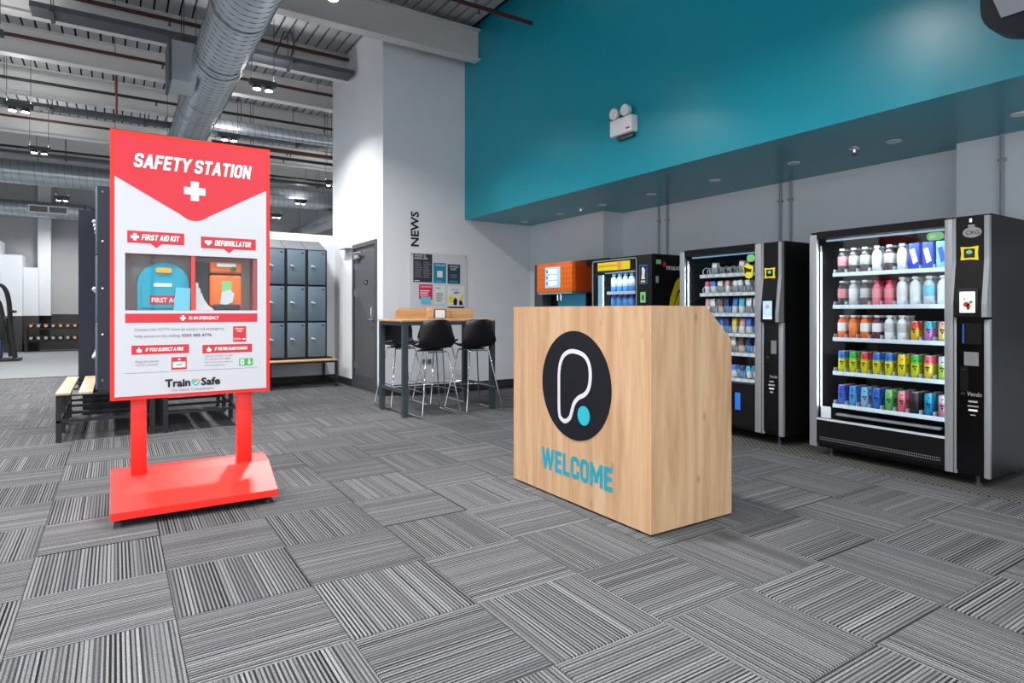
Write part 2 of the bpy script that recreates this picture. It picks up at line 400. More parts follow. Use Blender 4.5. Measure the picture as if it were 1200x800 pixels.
# condensed heavy capitals drawn as strokes (each glyph in a box 1 high); used for the bold headings
def _arc(cx, cy, rx, ry, a0, a1, n=6): return [(cx+rx*math.cos(math.radians(a0+(a1-a0)*k/n)), cy+ry*math.sin(math.radians(a0+(a1-a0)*k/n))) for k in range(n+1)]
GW = .42     # centre-line width of a standard letter
def _glyphs():
    w, r = GW, .17; G = {}
    G['A'] = (w*1.12, [[(0, 0), (w*.5, 1)], [(w*.62, 1), (w*1.12, 0)], [(w*.22, .27), (w*.9, .27)]])
    G['B'] = (w, [[(0, 0), (0, 1)]+[(w-r, 1)]+_arc(w-r, .77, r, .23, 90, -90)+[(0, .54)], [(0, .54), (w-r, .54)]+_arc(w-r, .27, r, .27, 90, -90)+[(0, 0)]])
    G['C'] = (w, [[(w, .66)]+_arc(w-r, 1-r, r, r, 0, 90)+_arc(r, 1-r, r, r, 90, 180)+_arc(r, r, r, r, 180, 270)+_arc(w-r, r, r, r, 270, 360)+[(w, .34)]])
    G['D'] = (w, [[(0, 0), (0, 1)]+_arc(w-r, 1-r, r, r, 90, 0)+_arc(w-r, r, r, r, 0, -90)+[(0, 0)]])
    G['E'] = (w*.86, [[(w*.86, 1), (0, 1), (0, 0), (w*.86, 0)], [(0, .51), (w*.76, .51)]])
    G['F'] = (w*.86, [[(w*.86, 1), (0, 1), (0, 0)], [(0, .49), (w*.76, .49)]])
    G['I'] = (0, [[(0, 0), (0, 1)]])
    G['K'] = (w, [[(0, 0), (0, 1)], [(w, 1), (w*.12, .45)], [(w*.4, .56), (w, 0)]])
    G['L'] = (w*.82, [[(0, 1), (0, 0), (w*.82, 0)]])
    G['M'] = (w*1.6, [[(0, 0), (0, 1)], [(w*.05, 1), (w*.8, .3)], [(w*.8, .3), (w*1.55, 1)], [(w*1.6, 1), (w*1.6, 0)]])
    G['N'] = (w, [[(0, 0), (0, 1)], [(0, 1), (w, 0)], [(w, 0), (w, 1)]])
    G['O'] = (w, [_arc(w-r, 1-r, r, r, 0, 90)+_arc(r, 1-r, r, r, 90, 180)+_arc(r, r, r, r, 180, 270)+_arc(w-r, r, r, r, 270, 360)+[(w, 1-r)]])
    G['R'] = (w, [[(0, 0), (0, 1)]+[(w-r, 1)]+_arc(w-r, .75, r, .25, 90, -90)+[(0, .5)], [(w*.55, .42), (w, 0)]])
    G['S'] = (w, [[(w, .74)]+_arc(w-r, 1-r, r, r, 0, 90)+_arc(r, 1-r, r, r, 90, 180)+_arc(r, .69, r, .17, 180, 250)+_arc(w-r, .31, r, .17, 70, 0)+_arc(w-r, r, r, r, 0, -90)+_arc(r, r, r, r, 270, 180)+[(0, .26)]])
    G['T'] = (w*.96, [[(0, 1), (w*.96, 1)], [(w*.48, 1), (w*.48, 0)]])
    G['W'] = (w*2.0, [[(0, 1), (w*.46, 0)], [(w*.5, 0), (w*.97, 1)], [(w*1.03, 1), (w*1.5, 0)], [(w*1.54, 0), (w*2.0, 1)]])
    G['Y'] = (w*1.05, [[(0, 1), (w*.525, .42)], [(w*.525, .42), (w*1.05, 1)], [(w*.525, .5), (w*.525, 0)]])
    return G
GL = _glyphs()
def heading(name, st, origin, right, up, width, height, m, parent, stroke=.19, shear=0.0, depth=.0012, label=None):
    h2 = stroke/2; x = h2; V, Fc = [], []; gap = stroke+.085; lay = 0
    def y_(v): return h2+v*(1-stroke)
    for ch in st:
        if ch == ' ': x += .24; continue
        adv, lines_ = GL[ch]
        for ln in lines_:
            P_ = [Vector((x+a, y_(b_))) for a, b_ in ln]
            P_ = [p for k, p in enumerate(P_) if k == 0 or (p-P_[k-1]).length > 1e-4]
            n_ = len(P_); closed = (P_[0]-P_[-1]).length < 1e-4
            if not closed:                                          # square ends
                pass
            L_, R2 = [], []
            for k in range(n_):
                d0 = (P_[k]-P_[k-1]).normalized() if k else ((P_[0]-P_[-2]).normalized() if closed else None)
                d1 = (P_[k+1]-P_[k]).normalized() if k < n_-1 else ((P_[1]-P_[0]).normalized() if closed else None)
                d0 = d0 or d1; d1 = d1 or d0
                t_ = (d0+d1)
                if t_.length < 1e-3: t_ = d1.copy()
                t_.normalize(); nn = Vector((-t_.y, t_.x)); c_ = max(.38, nn.dot(Vector((-d1.y, d1.x))))
                e_ = Vector((0, 0))
                if not closed and k == 0: e_ = Vector((0, 0)) if ch in 'CS' else -d1*(h2 if min(abs(d1.x), abs(d1.y)) < .05 else h2*1.7)
                if not closed and k == n_-1: e_ = Vector((0, 0)) if ch in 'CS' else d0*(h2 if min(abs(d0.x), abs(d0.y)) < .05 else h2*1.7)
                A_, B_ = P_[k]+nn*(h2/c_)+e_, P_[k]-nn*(h2/c_)+e_
                if not closed and k in (0, n_-1) and ln[k if k == 0 else -1][1] in (0, 1) and min(abs(d0.x), abs(d0.y)) > .05:
                    yt = ln[k if k == 0 else -1][1]              # cut diagonal strokes level with the line
                    A_, B_ = A_+d0*((yt-A_.y)/d0.y), B_+d0*((yt-B_.y)/d0.y)
                L_.append(A_); R2.append(B_)
            b0 = len(V)
            for a, c_ in zip(L_, R2): V += [(a.x, min(1, max(0, a.y)), lay), (c_.x, min(1, max(0, c_.y)), lay)]
            for k in range(n_-1): q = b0+2*k; Fc.append((q, q+1, q+3, q+2))
            lay += 1
        x += adv+gap
    tot = x-gap+h2; sx = width/(tot+shear*height*0); base = wloc(parent)
    o = Vector(origin); R_ = Vector(right); U = Vector(up); Nn = R_.cross(U)
    co = [o+R_*(a*sx+b_*shear*height)+U*(b_*height)+Nn*(depth+.00002*l_)-base for a, b_, l_ in V]
    me = bpy.data.meshes.new(name); me.from_pydata(co, [], Fc); me.materials.append(M[m])
    ob = bpy.data.objects.new(name, me); C.objects.link(ob); ob.parent = parent
    if label: ob['label'] = label
    return ob
XR = (1, 0, 0); UP = (0, 0, 1); YR = (0, -1, 0)     # right-hand directions for faces looking to -Y and to -X
ORD = ['first', 'second', 'third', 'fourth', 'fifth', 'sixth', 'seventh', 'eighth', 'ninth', 'tenth', 'eleventh', 'twelfth', 'thirteenth', 'fourteenth']

# ------------------------------------------------------------------ the room shell
ZD = 5.09        # underside of roof deck
XBULK, ZS = 4.24, 2.45
YN = 7.8         # news wall
floor = struct('floor')
B().box(-7, 10, -4, 23, -.12, -.012).build('subfloor', 'subfloor', floor)
B().box(-7, 10, 13.25, 22.6, -.012, -.001).build('vinyl_sheet', 'vinyl', floor)
T = .5; TX, TY = .19, .085
def tile_mesh():
    bm = bmesh.new(); h = T/2-.0012; k = .004
    lo = [bm.verts.new((x, y, -.012)) for x, y in ((-h, -h), (h, -h), (h, h), (-h, h))]
    mi = [bm.verts.new((x, y, -.0025)) for x, y in ((-h, -h), (h, -h), (h, h), (-h, h))]
    hi = [bm.verts.new((x, y, 0)) for x, y in ((-h+k, -h+k), (h-k, -h+k), (h-k, h-k), (-h+k, h-k))]
    for a, b in ((lo, mi), (mi, hi)):
        for i in range(4): bm.faces.new((a[i], a[(i+1) % 4], b[(i+1) % 4], b[i]))
    bm.faces.new(hi)
    uvl = bm.loops.layers.uv.new('UVMap')
    for f in bm.faces:
        for l in f.loops: l[uvl].uv = (l.vert.co.x/T+.5, l.vert.co.y/T+.5)
    me = bpy.data.meshes.new('carpet_tile'); bm.to_mesh(me); bm.free(); me.materials.append(M['carpet']); return me
tm = tile_mesh()
cells = []
Fv = (math.sin(TH), math.cos(TH)); Rv = (math.cos(TH), -math.sin(TH))
for i in range(-15, 11):
    for j in range(-8, 27):
        x, y = TX+T*(i+.5), TY+T*(j+.5)
        if x-T/2 < -7 or x > 5.7 or (x > 3.0 and y > 7.8) or y > 13.3: continue
        d = x*Fv[0]+y*Fv[1]; l = x*Rv[0]+y*Rv[1]
        vis = d > 1.2 and abs(l) < d*.87+.5 and not (x > 4.6 and 1.5 < y < 7)
        cells.append((0 if vis else 1, d if vis else math.hypot(x, y), i, j, x, y))
cells.sort()
rest_v, rest_f, rest_uv = [], [], []
ntile = 0
for vis, d, i, j, x, y in cells:
    rot = 0 if (i+j) % 2 else PI/2
    if vis == 0 and ntile < 300:
        o = bpy.data.objects.new('carpet_tile', tm); C.objects.link(o); o.parent = floor
        o.location = (x, y, random.uniform(-.0006, .0004)); o.rotation_euler = (0, 0, rot+PI*random.randint(0, 1)); ntile += 1
    else:
        k = len(rest_v); h = T/2-.0015
        rest_v += [(x-h, y-h, 0), (x+h, y-h, 0), (x+h, y+h, 0), (x-h, y+h, 0)]; rest_f.append((k, k+1, k+2, k+3))
        r0 = random.randint(0, 400)*1.37
        q = [(0, 0), (1, 0), (1, 1), (0, 1)]
        rest_uv += [((a if rot == 0 else b_)+r0, (b_ if rot == 0 else a)) for a, b_ in q]
me = bpy.data.meshes.new('carpet_tiles'); me.from_pydata(rest_v, [], rest_f); me.materials.append(M['carpet'])
uvl = me.uv_layers.new(name='UVMap')
for k, u in enumerate(rest_uv): uvl.data[k].uv = u
o = bpy.data.objects.new('distant_carpet_tiles', me); C.objects.link(o); o.parent = floor; o['kind'] = 'stuff'

def wall(name, *bx, m='white_wall', smooth=0):
    b = B()
    for q in bx: b.box(*q)
    return struct(name, o=b.build(name, m, smooth=smooth))
# block with the news wall (faces the camera) and the door wall (faces left); door opening y 8.06..8.99
wall('wall_news', (3.0, 5.6, YN, YN+.15, 0, ZD))
wall('wall_door', (3.0, 3.15, YN+.15, 8.05, 0, ZD), (3.0, 3.15, 9.0, 10.05, 0, ZD), (3.0, 3.15, 8.05, 9.0, 2.07, ZD))
wall('wall_block_back', (3.15, 5.6, 9.9, 10.05, 0, ZD))
wall('wall_locker', (.85, 3.0, 9.95, 10.07, 0, 2.36))
wall('wall_right', (5.38, 5.95, 6.1, YN, 0, ZS), (5.73, 5.95, 2.14, 6.1, 0, ZS), (5.54, 5.95, -4, 2.14, 0, ZS))
wall('wall_bulkhead', (XBULK, 5.95, -4, YN, ZS, ZD+.1), m='teal')
wall('wall_left', (-7.2, -7, -4, -3.5, 0, ZD+.1), (-7.2, -7, 9, 22.8, 0, ZD+.1), (-7.2, -7, -3.5, 9, 0, .3), (-7.2, -7, -3.5, 9, 3.4, ZD+.1))
wall('wall_back', (-7.2, -6.6, -4.2, -4, 0, ZD+.1), (4.1, 5.95, -4.2, -4, 0, ZD+.1), (-6.6, 4.1, -4.2, -4, 0, .15), (-6.6, 4.1, -4.2, -4, 3.6, ZD+.1))
def glazing(name, axis, a0, a1, c, z0, z1, n):
    w_ = struct(name, loc=((a0+a1)/2, c, z0) if axis == 'X' else (c, (a0+a1)/2, z0))
    def bx(b, p0, p1, q0, q1, zz0, zz1): return b.box(p0, p1, q0, q1, zz0, zz1) if axis == 'X' else b.box(q0, q1, p0, p1, zz0, zz1)
    st_ = (a1-a0)/n
    for k in range(n+1):
        p = a0+k*st_; bx(B(), max(a0, p-.03), min(a1, p+.03), c-.05, c+.05, z0, z1).build('mullion', 'door_frame', w_, 0)
    for z in (z0, z1-.06): bx(B(), a0, a1, c-.05, c+.05, z, z+.06).build('window_rail', 'door_frame', w_, 0)
    for k in range(n): bx(B(), a0+k*st_+.03, a0+(k+1)*st_-.03, c-.006, c+.006, z0+.06, z1-.06).build('pane', 'glass', w_, 0)
    pd = bpy.data.lights.new('fill_portal', 'AREA'); pd.shape = 'RECTANGLE'; pd.size = a1-a0; pd.size_y = z1-z0; pd.cycles.is_portal = True
    po = bpy.data.objects.new('fill_portal', pd); C.objects.link(po)
    if axis == 'X': po.location = ((a0+a1)/2, c-.2, (z0+z1)/2); po.rotation_euler = (PI/2, 0, 0)
    else: po.location = (c-.2, (a0+a1)/2, (z0+z1)/2); po.rotation_euler = (PI/2, 0, -PI/2)
glazing('window_fill_1', 'X', -6.6, 4.1, -4.1, .15, 3.6, 6)  # unseen windows, added for soft fill on upright faces
glazing('window_fill_2', 'Y', -3.5, 9, -7.1, .3, 3.4, 7)  # unseen side windows, likewise added as fill
wall('wall_gym', (-7, 10, 22.5, 22.7, 0, ZD+.1), m='grey_wall')
wall('wall_gym_right', (10, 10.2, 10.05, 22.7, 0, ZD+.1), m='grey_wall')
wall('wall_gym_front', (5.6, 10, 9.9, 10.05, 0, ZD+.1), m='grey_wall')
wall('trim_1', (-7, 10, 22.44, 22.5, 0, 1.04), m='gym_dark')      # dark wainscot in the gym
# white stepped casings against the gym wall
for k, (x0, x1, y0, h) in enumerate(((-3.6, -2.62, 21.3, 3.05), (-2.62, -2.16, 21.6, 2.68), (-2.16, -1.83, 21.9, 2.36))):
    pc = B().box(x0, x1, y0, 22.43, 1.0, h).build('casing', 'white_wall', smooth=0)
    tag(pc, ['tallest white boxed casing by the gym wall, at the left edge', 'middle white boxed casing against the far gym wall', 'lowest white boxed casing against the far gym wall'][k], 'casing', 'white casings in the gym')
    q = B().box(x0, x1, y0-.005, 22.43, 0, 1.0).build('dark_base', 'gym_dark', pc, 0)
b = B().box(-1.86, -1.56, 22.1, 22.44, 1.0, ZD).build('trim_2', 'white_wall', smooth=0); struct('trim_2', o=b)

# skirtings
def skirt(name, *bx): return wall(name, *bx, m='skirting')
skirt('baseboard_news', (2.985, 5.38, YN-.016, YN, 0, .11))
skirt('baseboard_door', (2.984, 3.0, YN, 8.02, 0, .11), (2.984, 3.0, 9.03, 9.95, 0, .11))
skirt('baseboard_locker', (.85, 2.984, 9.934, 9.95, 0, .11))

# ceiling: deck panels, backing, beams
ceil = struct('ceiling')
B().box(-7, 10, -4, 22.6, ZD+.035, ZD+.1).build('deck_backing', 'deck_gap', ceil, 0)
P = .15
def plank(y0, y1):
    b = B().prism([(-.063, .03), (-.063, .004), (-.056, 0), (.056, 0), (.063, .004), (.063, .03)], 'Y', y0, y1)
    return b.mesh('deck_panel', 'deck', 0)
pl1, pl2 = plank(-4, 22.5), plank(10.05, 22.5)
i = 0
x = -4.9
while x < 8.6:
    o = bpy.data.objects.new('deck_panel', pl1 if x < XBULK-.05 else pl2); C.objects.link(o); o.parent = ceil; o.location = (x, 0, ZD); x += P
B().box(-7, -4.98, -4, 22.5, ZD, ZD+.03).build('deck_edge', 'deck', ceil, 0)
B().box(8.65, 10, 10.05, 22.5, ZD, ZD+.03).build('deck_edge', 'deck', ceil, 0)
def ibeam(y, x0, x1, zb, zt, fw=.17, t=.014):
    poly = [(y-fw/2, zb), (y+fw/2, zb), (y+fw/2, zb+t), (y+.006, zb+t), (y+.006, zt-t), (y+fw/2, zt-t), (y+fw/2, zt), (y-fw/2, zt), (y-fw/2, zt-t), (y-.006, zt-t), (y-.006, zb+t), (y-fw/2, zb+t)]
    return B().prism(poly, 'X', x0, x1)
for y in (-2.4, -.4, 1.5, 3.4, 5.35): ibeam(y, -7, XBULK, 4.62, ZD).build('roof_beam', 'beam', ceil, 0)
ibeam(7.41, -7, XBULK-.005, 4.60, 5.02, .17).build('roof_beam', 'beam', ceil, 0)
for y in (9.4,): ibeam(y, -7, 3.0, 4.70, ZD).build('roof_beam', 'beam', ceil, 0)
for y in (10.9, 12.65, 15.4, 17.3, 19.2, 21.1): ibeam(y, -7, 10, 4.69 if y < 12 else 4.65, ZD).build('roof_beam', 'beam', ceil, 0)

# door
d1 = struct('door_1', loc=(3.0, 8.52, 0))
b = B(); b.box(2.985, 3.12, 8.02, 8.08, 0, 2.06); b.box(2.985, 3.12, 8.97, 9.03, 0, 2.06); b.box(2.985, 3.12, 8.02, 9.03, 2.06, 2.12); b.build('door_frame', 'door_frame', d1, 0)
leaf = B().box(3.01, 3.055, 8.083, 8.967, .008, 2.056).build('door_leaf', 'door_grey', d1, 0)
B().box(3.005, 3.0095, 8.11, 8.94, .03, .2).build('kick_plate', 'door_frame', leaf, 0)
hd = B(); hd.cyl((3.009, 8.16, 1.02), (2.995, 8.16, 1.02), .027, n=14); hd.cyl((2.998, 8.16, 1.02), (2.955, 8.16, 1.02), .009); hd.cyl((2.957, 8.155, 1.02), (2.957, 8.29, 1.02), .010); hd.tube([(2.96, 8.13, 1.05), (2.955, 8.13, 1.08), (2.955, 8.13, 1.16), (2.96, 8.13, 1.19)], .007); hd.build('handle', 'chrome', leaf, label='chrome lever handle')
B().box(2.965, 3.009, 8.72, 8.9, 1.9, 1.97, .006).box(2.95, 2.975, 8.55, 8.88, 1.98, 1.995).build('door_closer', 'gym_grey', leaf)
B().box(3.004, 3.0095, 8.42, 8.54, 1.52, 1.58).build('door_sign', 'text_black', leaf, 0)
text('lettering', 'P2', (3.004, 8.505, 1.535), YR, UP, .05, .03, 'text_white', leaf)
for z in (.28, 1.35, 1.75): B().box(2.99, 3.009, 8.945, 8.975, z, z+.1).build('hinge', 'chrome', d1, 0)
B().box(2.9, 3.0, 9.06, 9.4, 2.08, 2.088).build('door_stay', 'gym_grey', d1, 0)

# ------------------------------------------------------------------ ceiling services
def spiral_duct(name, label, axis, a0, a1, u, v, r, group=None, pitch=.12, n=28):
    th = thing(name, label, 'duct', (u, a0, v) if axis == 'Y' else (a0, u, v), group)
    b = B(); rows = []
    p0, p1 = ((u, a0, v), (u, a1, v)) if axis == 'Y' else ((a0, u, v), (a1, u, v))
    b.cyl(p0, p1, r, n=n*2, cap=False); b.build('duct_tube', 'galv', th, 60)
    turns = (a1-a0)/pitch; sp = []
    for i in range(int(turns*18)+1):
        t = 2*PI*i/18; h = a0+pitch*i/18; c, s_ = (r+.001)*math.cos(t), (r+.001)*math.sin(t)
        sp.append((u+c, h, v+s_) if axis == 'Y' else (h, u+c, v+s_))
    B().tube(sp, .0045, 4).build('spiral_seam', 'seam', th, 60)
    h = a0+.6
    while h < a1:
        cc = B()
        p0, p1 = ((u, h, v), (u, h+.05, v)) if axis == 'Y' else ((h, u, v), (h+.05, u, v))
        cc.cyl(p0, p1, r+.011, n=n, cap=False); cc.build('joint_collar', 'galv', th, 60); h += 1.5
    # end caps
    for e in (a0, a1):
        p0, p1 = ((u, e-.004, v), (u, e+.004, v)) if axis == 'Y' else ((e-.004, u, v), (e+.004, u, v))
        B().cyl(p0, p1, r+.004, n=n).build('end_cap', 'galv', th, 30)
    return th
md = spiral_duct('spiral_duct', 'large spiral-seamed galvanised duct running overhead behind the red sign', 'Y', 3.0, 13.6, 1.07, 4.2, .285)
jb = B(); jb.box(.56, .84, 8.45, 9.0, 3.94, 4.42).build('branch_box', 'galv', md, 0, 'square galvanised branch box')
B().box(.54, .57, 8.42, 9.03, 3.91, 4.45).build('branch_flange', 'galv_dark', md, 0)
for y in (5.2, 7.9, 10.25, 12.5):
    b = B()
    for s_ in (-1, 1): b.cyl((1.07+s_*.29, y, 4.2), (1.07+s_*.29, y, ZD), .004, n=6)
    b.cyl((1.07, y-.012, 4.2), (1.07, y+.012, 4.2), .296, n=28, cap=False); b.build('hanger_strap', 'galv_dark', md)
d2 = spiral_duct('spiral_duct', 'long galvanised duct crossing the gym ceiling beyond the red sign', 'X', -6.8, 9.8, 17.9, 4.32, .27, 'ducts over the gym', .14)
for x in (-3.5, -1.5, .5, 2.5, 4.5, 6.5):
    B().cyl((x, 17.9, 4.5), (x, 17.9, ZD), .006, n=6).build('hanger_rod', 'wire', d2)
d3 = spiral_duct('spiral_duct', 'galvanised duct with white grille along the far gym wall', 'X', -6.8, -.75, 21.7, 3.98, .23, 'ducts over the gym', .14)
g = B(); g.box(-2.02, -1.12, 21.44, 21.47, 3.86, 4.08); g.build('grille_frame', 'plastic_white', d3, 0, 'white rectangular air grille')
for x0, x1 in ((-1.98, -1.59), (-1.55, -1.16)):
    q = B().box(x0, x1, 21.43, 21.442, 3.895, 4.045).build('grille_opening', 'hole_dark', d3, 0)
    for z in (3.92, 3.95, 3.98, 4.01): B().box(x0, x1, 21.42, 21.43, z, z+.008).build('blade', 'gym_grey', q, 0)
el = B(); el.tube([(-.75, 21.7, 3.98), (-.6, 21.72, 3.95), (-.52, 21.76, 3.85), (-.5, 21.8, 3.65)], .23, 20); el.build('elbow', 'galv', d3, 60)
d4 = spiral_duct('spiral_duct', 'slim galvanised duct running to the white door wall', 'X', 1.45, 8.0, 11.9, 4.42, .11, 'slim duct', .12, 18)
for h in (1.9, 3.4, 5.2, 7.2): B().cyl((h, 11.9, 4.5), (h, 11.9, ZD), .006, n=6).build('hanger_rod', 'wire', d4)
d5 = spiral_duct('spiral_duct', 'short bright duct receding into the gym above the lockers', 'Y', 15.6, 22.3, 5.35, 3.8, .21, 'ducts over the gym', .14)
for h in (16.9, 19.6, 21.8): B().cyl((5.35, h, 4.0), (5.35, h, ZD), .006, n=6).build('hanger_rod', 'wire', d5)

def pipe(x0, x1, y, z, r, m, label):
    th = thing('sprinkler_pipe', label, 'pipe', (x0, y, z), 'pipes under the roof')
    B().cyl((x0, y, z), (x1, y, z), r, n=10).build('pipe_run', m, th)
    x = x0+.7
    while x < x1-.3:
        B().cyl((x, y, z+r), (x, y, ZD), .005, n=6).build('hanger_rod', 'wire', th); x += 1.45
    x = x0+1.3
    while x < x1-.3:
        q = B(); q.cyl((x, y, z), (x, y, z-.07), .012, n=8); q.cyl((x, y, z-.07), (x, y, z-.078), .02, n=8); q.build('sprinkler_head', 'galv_dark', th); x += 2.9
    return th
pipe(-6.5, 4.235, 6.1, 4.62, .024, 'pipe_red', 'dark red sprinkler pipe ending at the teal bulkhead')
pipe(-6.5, 2.998, 9.22, 4.97, .026, 'pipe_red', 'dark red sprinkler pipe nearest above the big duct, ending at the white wall')
pipe(-6.5, 9.9, 10.6, 4.86, .024, 'pipe_red', 'dark red sprinkler pipe second beyond the cable tray')
pipe(-6.5, 9.9, 12.3, 4.78, .024, 'pipe_dark', 'dark sprinkler pipe third back, beside the red riser')
pipe(-6.5, 9.9, 15.1, 4.88, .024, 'pipe_red', 'dark red sprinkler pipe behind the top of the red sign')
pipe(-6.5, 9.9, 17.0, 4.7, .024, 'pipe_dark', 'dark sprinkler pipe just before the long gym duct')
pipe(1.45, 9.9, 12.15, 4.18, .03, 'pipe_red', 'reddish pipe slung just under the slim duct')
pipe(1.45, 9.9, 12.42, 4.10, .03, 'pipe_dark', 'black pipe slung lowest under the slim duct')
tag(B().cyl((.02, 12.0, 4.35), (.02, 12.0, ZD), .016, n=8).build('pipe_riser', mat('riser_red', (150, 40, 48), .4)), 'thin red riser pipe dropping from roof at left', 'pipe')
def tray(x0, x1, y, z, w_, label, m='galv_dark'):
    th = thing('cable_tray', label, 'cable tray', (x0, y, z), 'cable trays')
    B().box(x0, x1, y-w_/2, y+w_/2, z, z+.006).build('tray_bed', m, th, 0)
    for s_ in (-1, 1): B().box(x0, x1, y+s_*w_/2-.004, y+s_*w_/2+.004, z, z+.06).build('tray_side', m, th, 0)
    x = x0+.2
    while x < x1:
        q = B(); q.box(x-.02, x+.02, y-w_/2-.03, y+w_/2+.03, z-.03, z-.001)
        for s_ in (-1, 1): q.cyl((x, y+s_*(w_/2+.02), z-.03), (x, y+s_*(w_/2+.02), ZD), .005, n=6)
        q.build('tray_hanger', 'wire', th, 0); x += 1.35
    for k in range(4):
        yy = y-w_/2+.04+k*(w_-.08)/3
        B().tube([(x0+(x1-x0)*t/8, yy+random.uniform(-.01, .01), z+.02) for t in range(9)], .011, 6).build('cable', 'pipe_dark', th)
    return th
tray(-.82, 2.95, 8.95, 4.6, .3, 'grey perforated cable tray hung before the second beam')
tray(-6.5, 9.9, 12.95, 4.54, .22, 'grey cable tray hung beyond the riser pipe')
tray(-6.5, 9.9, 16.4, 4.42, .2, 'grey cable tray deep in the gym, before the long duct')
b = B().tube([(1.85, 8.95, 4.67), (1.9, 8.85, 4.8), (1.95, 8.8, 4.98), (2.05, 8.8, 5.0), (2.1, 8.85, 4.85), (2.07, 8.93, 4.67)], .012, 6)
tag(b.build('cable_loop', 'pipe_dark'), 'black cable looped above the cable tray', 'cable')

# twin-head ceiling lamps on a regular grid
def lamp_proto():
    t = thing('twin_lamp', '', 'lamp', (0, 0, 0), 'twin ceiling lamps')
    B().box(-.17, .17, -.05, .05, .05, .12, .008).build('lamp_housing', 'lamp_body', t)
    for s_ in (-1, 1):
        h = B().lathe([(.025, .06), (.052, .03), (.058, .0), (.05, -.004)], (s_*.075, 0, 0), 16).build('lamp_head', 'lamp_body', t)
        B().cyl((s_*.075, 0, -.005), (s_*.075, 0, -.009), .046, n=16).build('lens', 'lamp_face', h, label='glowing round lens')
    for s_ in (-1, 1): B().cyl((s_*.14, 0, .12), (s_*.14, 0, ZD-4.1), .004, n=6).build('wire', 'wire', t)
    return t
lp = lamp_proto()
ld = bpy.data.lights.new('lamp_light', 'AREA'); ld.shape = 'RECTANGLE'; ld.size = .34; ld.size_y = .16; ld.energy = LAMP_W; ld.color = LAMP_COL; ld.spread = math.radians(LAMP_SPREAD)
lu = bpy.data.lights.new('roof_fill_light', 'AREA'); lu.shape = 'RECTANGLE'; lu.size = .3; lu.size_y = .08; lu.energy = LAMP_W*.17; lu.color = LAMP_COL     # added upward fill to brighten the roof; the real heads shine only down
first = True
rown = {-4.1: 'far left row', -1.2: 'left row', 1.66: 'row by the big duct', 4.3: 'row over the gym lockers', 7.2: 'row at far right'}
for x in (-4.1, -1.2, 1.66, 4.3, 7.2):
    for k, y in enumerate((-3.0, -.1, 2.85, 5.8, 8.7, 11.6, 14.5, 17.4, 20.4)):
        if x > 3 and y < 10: continue
        if x == 7.2 and y < 14: continue
        if -3 < x < 3 and y > 17 and not (x == -1.2 and y > 20): continue
        t = lp if first else copy_tree(lp); first = False
        t.location = (x, y, 4.1); t['label'] = f'glowing twin-head lamp hanging in the {rown[x]}, {ORD[k]} from the front'
        lo = bpy.data.objects.new('lamp_light', ld); C.objects.link(lo); lo.parent = t; lo.location = (0, 0, -.03)
        if y < 8: continue
        lo = bpy.data.objects.new('roof_fill_light', lu); C.objects.link(lo); lo.parent = t; lo.location = (0, 0, .13); lo.rotation_euler = (PI, 0, 0)

# ------------------------------------------------------------------ bulkhead fittings
for k, y in enumerate((7.46, 6.6, 5.75, 4.92, 4.05, 3.2, 2.37, 1.58)):
    t = thing('recessed_downlight', f'unlit round recessed downlight in the dark teal soffit, {ORD[k]} from the news wall', 'downlight', (5.05, y, ZS), 'soffit downlights')
    B().lathe([(.035, -.004), (.05, -.008), (.055, -.003), (.055, .0)], (5.05, y, ZS), 18).build('trim_ring', 'plastic_white', t)
    B().cyl((5.05, y, ZS-.003), (5.05, y, ZS-.0045), .036, n=16).build('lens', 'paper', t)
for y, l in ((6.10, 'small sprinkler head in the soffit above the coffee machine'), (2.645, 'small sprinkler head in the soffit above the drinks machine')):
    t = thing('soffit_sprinkler', l, 'sprinkler', (5.0, y, ZS), 'soffit sprinklers')
    B().lathe([(.04, 0), (.04, -.006), (.015, -.012), (.012, -.035)], (5.0, y, ZS), 14).build('escutcheon', 'chrome', t)
    B().lathe([(.006, -.035), (.006, -.05), (.022, -.052), (.022, -.056)], (5.0, y, ZS), 12).build('deflector', 'galv_dark', t)
em = thing('emergency_light', 'white twin-spot emergency light on the teal bulkhead', 'emergency light', (XBULK, 4.46, 2.87))
bx = B().box(XBULK-.085, XBULK, 4.31, 4.615, 2.872, 3.03, .006).build('housing', 'plastic_white', em)
B().box(XBULK-.04, XBULK, 4.34, 4.56, 2.83, 2.872, .004).build('mount_tray', 'galv_dark', em)
B().box(XBULK-.0862, XBULK-.0852, 4.335, 4.385, 2.9, 2.918).build('red_mark', 'print_red', bx, 0)
for y in (4.40, 4.555):
    B().cyl((XBULK-.05, y, 3.03), (XBULK-.05, y, 3.05), .012, n=10).build('stem', 'galv_dark', em)
    h = B().lathe([(.03, 0), (.05, -.02), (.056, -.06), (.056, -.075), (.05, -.08)], (XBULK-.02, y, 3.09), 20, 'X').build('spot_head', 'plastic_white', em)
    B().cyl((XBULK-.099, y, 3.09), (XBULK-.104, y, 3.09), .045, n=18).build('lens', 'paper', h)
cn = 0
CL = ['left conduit of the pair above the third vending machine', 'right conduit of the pair above the third vending machine', 'left conduit of the pair between the snack and drinks machines', 'right conduit of the pair between the snack and drinks machines', 'conduit above the right end of the drinks machine']
for (x, y) in ((5.71, 5.44), (5.71, 5.30), (5.71, 3.77), (5.71, 3.655), (5.52, 1.84)):
    t = thing('conduit', 'white vertical '+CL[cn], 'conduit', (x, y, 1.0), 'wall conduits'); cn += 1
    B().cyl((x, y, 1.0), (x, y, ZS), .0125, n=10).build('conduit_tube', 'conduit', t)
    for z in (1.5, 2.25): B().box(x-.016, x+.02, y-.025, y+.025, z, z+.02, .003).build('clip', 'conduit', t)
